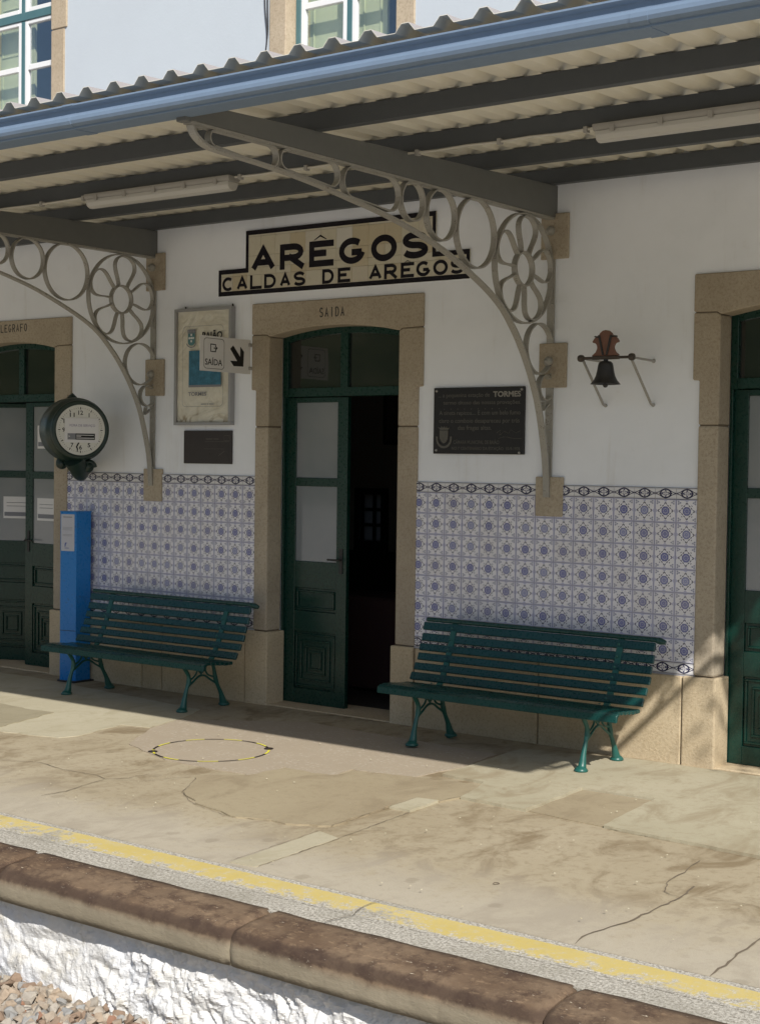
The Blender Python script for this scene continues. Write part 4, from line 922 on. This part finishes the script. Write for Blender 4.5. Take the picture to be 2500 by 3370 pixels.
# ------------------------------------------------------------------ bell
BE = thing('station_bell', 'small dark bell hanging from a wall bracket under a red-brown yoke', 'bell', (-.405, 0, 2.43))
yb = -.30; zb = 2.431
MB().tube([(-.575, yb, zb), (-.235, yb, zb)], .0085, 10).build('rod', M_BELLARM, BE)
MB().box(-.497, -.318, yb - .014, yb + .014, zb - .011, zb + .011).build('rod_sleeve', M_BELLARM, BE, .004)
for x_ in (-.575, -.235): MB().lathe([(0, -.018), (.018, -.016), (.022, -.006), (.022, .006), (.018, .016), (0, .018)], 14, (x_, yb, zb), 'x').build('end_boss', M_BELLARM, BE)
for x_ in (-.567, -.243):
    MB().tube([(x_, yb, zb), (x_, -.02, zb - .006), (x_, 0, zb - .006)], [.0075, .0075, .014], 8).build('wall_arm', M_STRUT, BE)
    MB().tube([(x_, yb, zb), (x_ + .004, -.035, 2.165), (x_ + .004, 0, 2.158)], [.0085, .0085, .012], 8).build('strut', M_STRUT, BE)
hp = [(0, 2.595), (.020, 2.591), (.038, 2.577), (.046, 2.563), (.062, 2.558), (.076, 2.545), (.088, 2.527), (.085, 2.522), (.066, 2.517), (.056, 2.502), (.055, 2.485), (.066, 2.463), (.092, 2.443)]
P = [(-.407 + x_, z_) for x_, z_ in hp] + [(-.407 - x_, z_) for x_, z_ in reversed(hp)]
MB().prism(P, yb - .012, yb + .012).build('yoke', M_YOKE, BE, .003)
for s_ in (-1, 1):
    MB().prism([(-.407 + s_ * .005, 2.445), (-.407 + s_ * .018, 2.445), (-.407 + s_ * .048, 2.565), (-.407 + s_ * .034, 2.565)], yb - .019, yb - .0122).build('strap', M_DARKMETAL, BE, .002)
    MB().prism([(-.407 + s_ * .034, 2.555), (-.407 + s_ * .068, 2.562), (-.407 + s_ * .070, 2.554), (-.407 + s_ * .034, 2.546)], yb - .022, yb + .016).build('strap_lug', M_DARKMETAL, BE, .002)
MB().lathe([(0, 0), (.030, -.003), (.042, -.014), (.046, -.03), (.051, -.06), (.058, -.09), (.070, -.115), (.086, -.134), (.090, -.140), (.085, -.140), (.06, -.115), (.04, -.03), (0, -.02)], 28, (-.407, yb, 2.412)).build('bell', M_BELL, BE)
MB().lathe([(0, .028), (.014, .022), (.014, -.005), (0, -.008)], 12, (-.407, yb, 2.408)).build('bell_crown', M_BELL, BE)
m = MB(); m.lathe([(.005, .12), (.006, .01), (.015, .0), (.017, -.012), (.010, -.024), (0, -.027)], 14, (-.407, yb, 2.279)); m.build('clapper', M_BELL, BE)

# ------------------------------------------------------------------ wall clock
fc = Vector((-4.826, -.45, 2.001)); ang = math.atan2(-.407, .913)
CK = thing('wall_clock', 'round dark green double-faced station clock with an out of service notice taped over its face', 'clock', tuple(fc - Vector((.913, -.407, 0)) * .17), rotz=ang)
CK['_base'] = (0, 0, 0)
prof = [(0, -.17), (.19, -.17), (.215, -.165), (.232, -.145), (.225, -.125), (.245, -.10), (.252, -.05), (.247, 0), (.252, .05), (.245, .10), (.222, .125), (.230, .148), (.226, .165), (.212, .172), (.196, .170), (.193, .160)]
MB().lathe(prof, 56, (0, 0, 0), 'x').build('case', M_CLOCKCASE, CK, local=True)
b = Mat('clock_dial_enamel', .3, .4); b.col(b.mix(b.noise(8, 3), (.72, .72, .68), (.66, .66, .61))); M_DIAL = b.m
MB().lathe([(0, .161), (.194, .161)], 56, (0, 0, 0), 'x').build('dial', M_DIAL, CK, local=True)
F = Frame((.1615, 0, 0), (0, 1, 0), (0, 0, 1)); tk = []
for k in range(60):
    a = rad(6 * k); w_, r0, r1 = (.0042, .158, .176) if k % 5 == 0 else (.0019, .165, .171)
    c_, s_ = math.cos(a), math.sin(a); tk.append([(s_ * r0 - c_ * w_, c_ * r0 + s_ * w_), (s_ * r0 + c_ * w_, c_ * r0 - s_ * w_), (s_ * r1 + c_ * w_ * .6, c_ * r1 - s_ * w_ * .6), (s_ * r1 - c_ * w_ * .6, c_ * r1 + s_ * w_ * .6)])
m = MB()
for q in tk: m.add([F.p(x_, y_, .0004) for x_, y_ in q], [(0, 1, 2, 3)])
m.build('minute_marks', M_BLACK, CK, local=True)
for k in range(1, 13):
    a = rad(30 * k); r_ = .133; cx, cy = math.sin(a) * r_, math.cos(a) * r_; w_ = .011 if k < 10 else .019
    if k in (1,): w_ = .003
    text(F, str(k), cx - w_, cx + w_, cy - .0165, cy + .0165, M_BLACK, CK, 'numeral', .0006, .02, local=True)
flatpoly(F, [[(-.004, 0), (-.010, -.10), (-.026, -.128), (-.020, -.145), (-.024, -.168), (-.028, -.168), (-.030, -.143), (-.038, -.130), (-.022, -.10), (-.012, 0)]], 'minute_hand', M_BLACK, CK, .004, .002, local=True)
flatpoly(F, [[(.004, 0), (.006, -.07), (0, -.09), (-.006, -.07), (-.004, 0)]], 'hour_hand', M_BLACK, CK, .0025, .001, local=True)
NT = tag(MB().build('notice', M_WHITECARD) if False else None, '', '') if False else None
m = MB(); m.add([F.p(x_, y_, .006) for x_, y_ in rect(-.127, .141, -.096, .090)] + [F.p(x_, y_, .0068) for x_, y_ in rect(-.127, .141, -.096, .090)], [(4, 5, 6, 7), (3, 2, 1, 0), (0, 1, 5, 4), (1, 2, 6, 5), (2, 3, 7, 6), (3, 0, 4, 7)])
nt_ = m.build('paper_notice', M_WHITECARD, CK, local=True); nt_['_base'] = (0, 0, 0)
F2 = Frame((.1615 + .0068, 0, 0), (0, 1, 0), (0, 0, 1))
text(F2, 'FORA DE SERVIÇO', -.088, .113, .022, .044, M_PURPLEPRINT, nt_, 'lettering', .0005, .004, local=True)
flatpoly(F2, [rect(-.104, .112, -.074, -.026)], 'banner', M_BLACK, nt_, .0004, local=True)
flatpoly(F2, [rect(-.104, -.042, -.074, -.026)], 'banner_grey', M_GREYPRINT, nt_, .0008, local=True)
flatpoly(F2, [rect(-.036, .102, -.041, -.037), rect(-.036, .002, -.050, -.046), rect(-.036, .106, -.064, -.059), [(-.096, -.054), (-.084, -.050), (-.096, -.042)]], 'banner_text', M_WHITECARD, nt_, .0012, local=True)
# cast foot of the clock: two scrolls and a tapering corbel to the wall
m = MB(); m.tube([(.10, -.03, -.22), (.06, .02, -.29), (.02, .05, -.34), (0, .06, -.36)], [.085, .075, .062, .045], 14); m.build('corbel', M_CLOCKCASE, CK, local=True)
for (cy, cz, r_) in ((.085, -.285, .048), (-.075, -.262, .05)):
    m = MB(); P = [(.10 + (0 if cy > 0 else -.16), cy + r_ * (1 - t_ / 9) * math.cos(t_), cz + r_ * (1 - t_ / 9) * math.sin(t_)) for t_ in [k * .4 for k in range(20)]]
    m.tube(P, [.022 - .0006 * k for k in range(20)], 8); m.lathe([(0, -.05), (r_ * .75, -.045), (r_ * .85, 0), (r_ * .75, .02), (0, .025)], 14, (P[0][0], cy, cz), 'x'); m.build('scroll', M_CLOCKCASE, CK, local=True)
m = MB(); m.tube([(-.05, -.02, .235), (-.05, .0, .262), (-.05, .02, .235)], .03, 10); m.build('top_knob', M_CLOCKCASE, CK, local=True)
# arm from case to the wall (towards +Y in the world)
wv = Matrix.Rotation(-ang, 3, 'Z') @ Vector((-.28, .40, 0))
m = MB(); m.tube([(-.1, .1, -.17), (wv.x, wv.y, -.30)], [.05, .035], 10); m.tube([(-.05, .05, -.25), (wv.x, wv.y, -.33)], [.04, .03], 10); m.build('wall_arm', M_CLOCKCASE, CK, local=True)

# ------------------------------------------------------------------ blue post
BP = thing('ticket_validator_post', 'tall slim blue post with a white instruction label beside the telegraph door', 'post', (-5.215, -.14, 0))
MB().prism([(-5.303, -.232), (-5.150, -.200), (-5.150, -.045), (-5.303, -.045)], 0, 1.357, 'z').build('body', M_BLUE, BP, .006, seg=2)
u = Vector((.153, .032, 0)).normalized(); F = Frame((-5.303, -.232, 0), u, (0, 0, 1))
flatpoly(F, [rrect(.010, .138, 1.045, 1.338, .006)], 'label_plate', flat('pale_label', (.50, .51, .57), .4), BP, .0015, .0015)
flatpoly(F, [rect(.03, .115, 1.312, 1.319)], 'label_heading', M_GREYPRINT, BP, .002)
flatpoly(F, [rect(.025, .12, z_, z_ + .0025) for z_ in (1.232, 1.222, 1.212, 1.175, 1.165)], 'label_text', M_GREYPRINT, BP, .002)
flatpoly(F, [[(.045, 1.075), (.052, 1.078), (.058, 1.10), (.068, 1.112), (.050, 1.112), (.044, 1.10)], rect(.045, .085, 1.066, 1.071)], 'label_logo', flat('logo_blue', (.08, .12, .35), .5), BP, .002)
MB().box(-5.32, -5.12, -.245, -.03, 0, .012).build('foot_plate', M_DARKMETAL, BP, .003)
MB().prism([(-5.306, -.235), (-5.147, -.202), (-5.147, -.042), (-5.306, -.042)], 1.352, 1.362, 'z').build('cap', M_BLUE, BP, .003)
MB().prism([(-5.3045, -.2335), (-5.1485, -.2015), (-5.1485, -.20), (-5.3045, -.2315)], .408, .412, 'z').build('door_seam', M_DARKMETAL, BP)

# ------------------------------------------------------------------ benches
def make_bench():
    t = thing('park_bench', '', 'bench', (0, 0, 0)); L0, L1 = -.838, .838
    def slat(y0, z0, y1, z1, th=.020, nm='slat'):      # from lower edge to upper edge
        d = Vector((y1 - y0, z1 - z0)).normalized(); n = Vector((d.y, -d.x)) * th
        P = [(y0, z0), (y1, z1), (y1 + n.x, z1 + n.y), (y0 + n.x, z0 + n.y)]
        jj = random.uniform(-.006, .006)
        o = MB().prism(P, L0 + jj, L1 + jj, 'x').build(nm, M_GREEN, t, .004); return o
    for a in ((-.223, .676, -.206, .726), (-.246, .606, -.230, .655), (-.272, .546, -.255, .590), (-.300, .487, -.282, .532), (-.332, .426, -.312, .470), (-.372, .366, -.348, .412)): slat(*a)
    sy = -.395
    for k, (y_, z_) in enumerate(((-.415, .352), (-.462, .352), (-.509, .357), (-.556, .362), (-.603, .367), (-.650, .369))):
        o = MB().box(L0, L1, y_ - .020, y_ + .020, z_ - .022, z_).build('slat', M_GREEN, t, .004)
    MB().prism([(-.676, .366), (-.706, .352), (-.712, .312), (-.692, .312), (-.686, .340), (-.672, .346)], L0 - .01, L1 + .01, 'x').build('slat', M_GREEN, t, .004)
    m = MB(); m.tube([(L0 + .02, -.200, .742), (L1 - .01, -.200, .742)], .0155, 12); m.tube([(L1 - .01, -.200, .742), (L1 + .025, -.196, .735), (L1 + .055, -.190, .728)], [.0155, .021, .012], 10); m.build('top_rail', M_GREEN, t)
    m = MB()
    for x_ in (-.60, .605):
        for (y_, z_) in ((-.238, .700), (-.262, .630), (-.287, .568), (-.315, .510), (-.347, .449), (-.386, .390)): m.lathe([(0, -.006), (.006, -.005), (.009, .001)], 8, (x_, y_, z_), 'y')
        for y_ in (-.462, -.556, -.650): m.lathe([(.009, 0), (.006, .004), (0, .005)], 8, (x_, y_, .368))
    o = m.build('bolt_heads', M_CASTGREEN, t); o['kind'] = 'stuff'
    for x_ in (-.60, .605):
        def q(P, r, nm='leg', n=8):
            Q = smooth_pts([(x_, p[0], p[1]) for p in P], 5); rs = []
            for k in range(len(Q)):
                f_ = k / (len(Q) - 1) * (len(r) - 1); i_ = min(int(f_), len(r) - 2); rs.append(r[i_] + (r[i_ + 1] - r[i_]) * (f_ - i_))
            return MB().tube(Q, rs, n).build(nm, M_CASTGREEN, t)
        q([(-.668, .006), (-.655, .03), (-.640, .10), (-.618, .165), (-.602, .205), (-.606, .25), (-.640, .30), (-.665, .335)], [.034, .026, .016, .013, .018, .014, .015, .020])
        q([(-.232, .006), (-.245, .03), (-.268, .09), (-.300, .145), (-.322, .19), (-.338, .25), (-.352, .30), (-.372, .335)], [.034, .026, .016, .013, .018, .014, .013, .018])
        for y_ in (-.668, -.232):
            MB().lathe([(0, 0), (.040, 0), (.042, .008), (.034, .018), (.026, .026), (0, .026)], 14, (x_, y_, 0)).build('foot', M_CASTGREEN, t)
        m = MB()
        def sw(P, r=.008): m.tube(smooth_pts([(x_, p[0], p[1]) for p in P], 5), r, 6)
        sw([(-.618, .165), (-.56, .20), (-.50, .235), (-.44, .235), (-.38, .20), (-.315, .165)], .008)
        sw([(-.60, .215), (-.55, .235), (-.52, .27), (-.53, .31), (-.56, .33)], .007)
        sw([(-.335, .215), (-.40, .235), (-.43, .27), (-.42, .31), (-.39, .33)], .007)
        sw([(-.475, .24), (-.475, .33)], .008)
        sw([(-.475, .25), (-.445, .28), (-.45, .31), (-.475, .315), (-.50, .31), (-.505, .28), (-.475, .25)], .006)
        m.build('scrollwork', M_CASTGREEN, t)
        m = MB(); m.strip([(-.690, .325), (-.655, .338), (-.55, .334), (-.44, .326), (-.395, .33), (-.36, .36), (-.33, .41), (-.30, .46), (-.27, .53), (-.243, .60), (-.218, .67), (-.195, .73)], .014, x_ - .02, x_ + .02)
        m.build('seat_and_back_iron', M_CASTGREEN, t)
    return t
bn = make_bench()
for i, (x_, lb) in enumerate(((-.925, 'green slatted bench right of the exit door, its right end in sunlight'), (-4.125, 'green slatted bench left of the exit door, beside the blue post'))):
    o = bn if i == 0 else copy_tree(bn)
    o.location = (x_, 0, .0165 if i == 0 else .005); o['label'] = lb; o['group'] = 'green benches along the station wall'

# ------------------------------------------------------------------ distance ring taped on the floor
RG = thing('floor_ring_marking', 'ring of yellow and black striped tape stuck on the platform floor', 'marking', (-2.40, -1.555, 0))
n = 18
for k in range(n):
    a0, a1 = 2 * math.pi * k / n, 2 * math.pi * (k + 1) / n; v = []; f = []
    for q in range(4):
        a = a0 + (a1 - a0) * q / 3
        for r_ in (.348, .360): v.append((-2.402 + r_ * math.cos(a), -1.556 + r_ * math.sin(a), .0095))
    for q in range(3): f.append((2 * q, 2 * q + 1, 2 * q + 3, 2 * q + 2))
    MB().add(v, f).build('tape_strip', M_TAPEY if k % 2 else M_TAPEB, RG)
for a in (rad(48), rad(228)):
    MB().lathe([(0, .012), (.026, .011), (.030, .0095)], 12, (-2.402 + .355 * math.cos(a), -1.556 + .355 * math.sin(a), 0)).build('black_patch', M_TAPEB, RG)

# ------------------------------------------------------------------ things inside the waiting room
TB = thing('draped_table', 'table under a wine red cloth inside the dark doorway', 'table', (-3.1, 1.1, 0))
MB().box(-3.6, -2.75, .95, 1.5, .02, .74).build('table_cloth', M_CLOTH, TB, .04, seg=3)
PI_ = thing('wall_picture', 'dark framed picture on the wall inside the doorway', 'picture', (-4.4, 3.58, 1.6))
MB().box(-4.95, -4.55, 3.56, 3.60, 1.95, 2.5).build('frame', M_DARKMETAL, PI_, .01)
MB().box(-4.90, -4.60, 3.555, 3.562, 2.0, 2.45).build('picture', flat('dark_print', (.10, .09, .08), .4), PI_)

# ------------------------------------------------------------------ tree past the end of the platform canopy
def tree(x, y, z, label):
    T = thing('platform_tree', label, 'tree', (x, y, z)); rnd = random.Random(5)
    m = MB(); m.tube(smooth_pts([(x, y, z), (x + .05, y, z + 1.2), (x - .05, y + .1, z + 3.2), (x, y + .05, z + 4.9)], 4), [.14] * 3 + [.11] * 5 + [.08] * 5, 8)
    tips = []
    for k in range(9):
        a = k * 2.4; z0 = z + 3.9 + k * .09; e = (x + math.cos(a) * .5, y + math.sin(a) * .42, z0 + rnd.uniform(.5, 1.1)); tips.append(e)
        m.tube([(x, y + .05, z0), ((x + e[0]) / 2, (y + e[1]) / 2, z0 + .3), e], [.05, .035, .015], 6)
    m.build('trunk', M_BARK, T); lv = MB()
    for e in tips:
        for _ in range(46):
            d = Vector((rnd.gauss(0, .14), rnd.gauss(0, .14), rnd.gauss(0, .12))); p = Vector(e) + d; s_ = rnd.uniform(.03, .06)
            u_ = Vector((rnd.gauss(0, 1), rnd.gauss(0, 1), rnd.gauss(0, 1))).normalized(); w_ = u_.orthogonal().normalized()
            lv.add([p - u_ * s_, p + w_ * s_ * .5, p + u_ * s_, p - w_ * s_ * .5], [(0, 1, 2, 3)])
    lv.build('crown', M_LEAF, T)
    return T
tree(4.85, -3.15, 0, 'small leafy tree standing on the platform past the canopy end')
for o in list(bpy.data.objects):
    if '_base' in o: del o['_base']
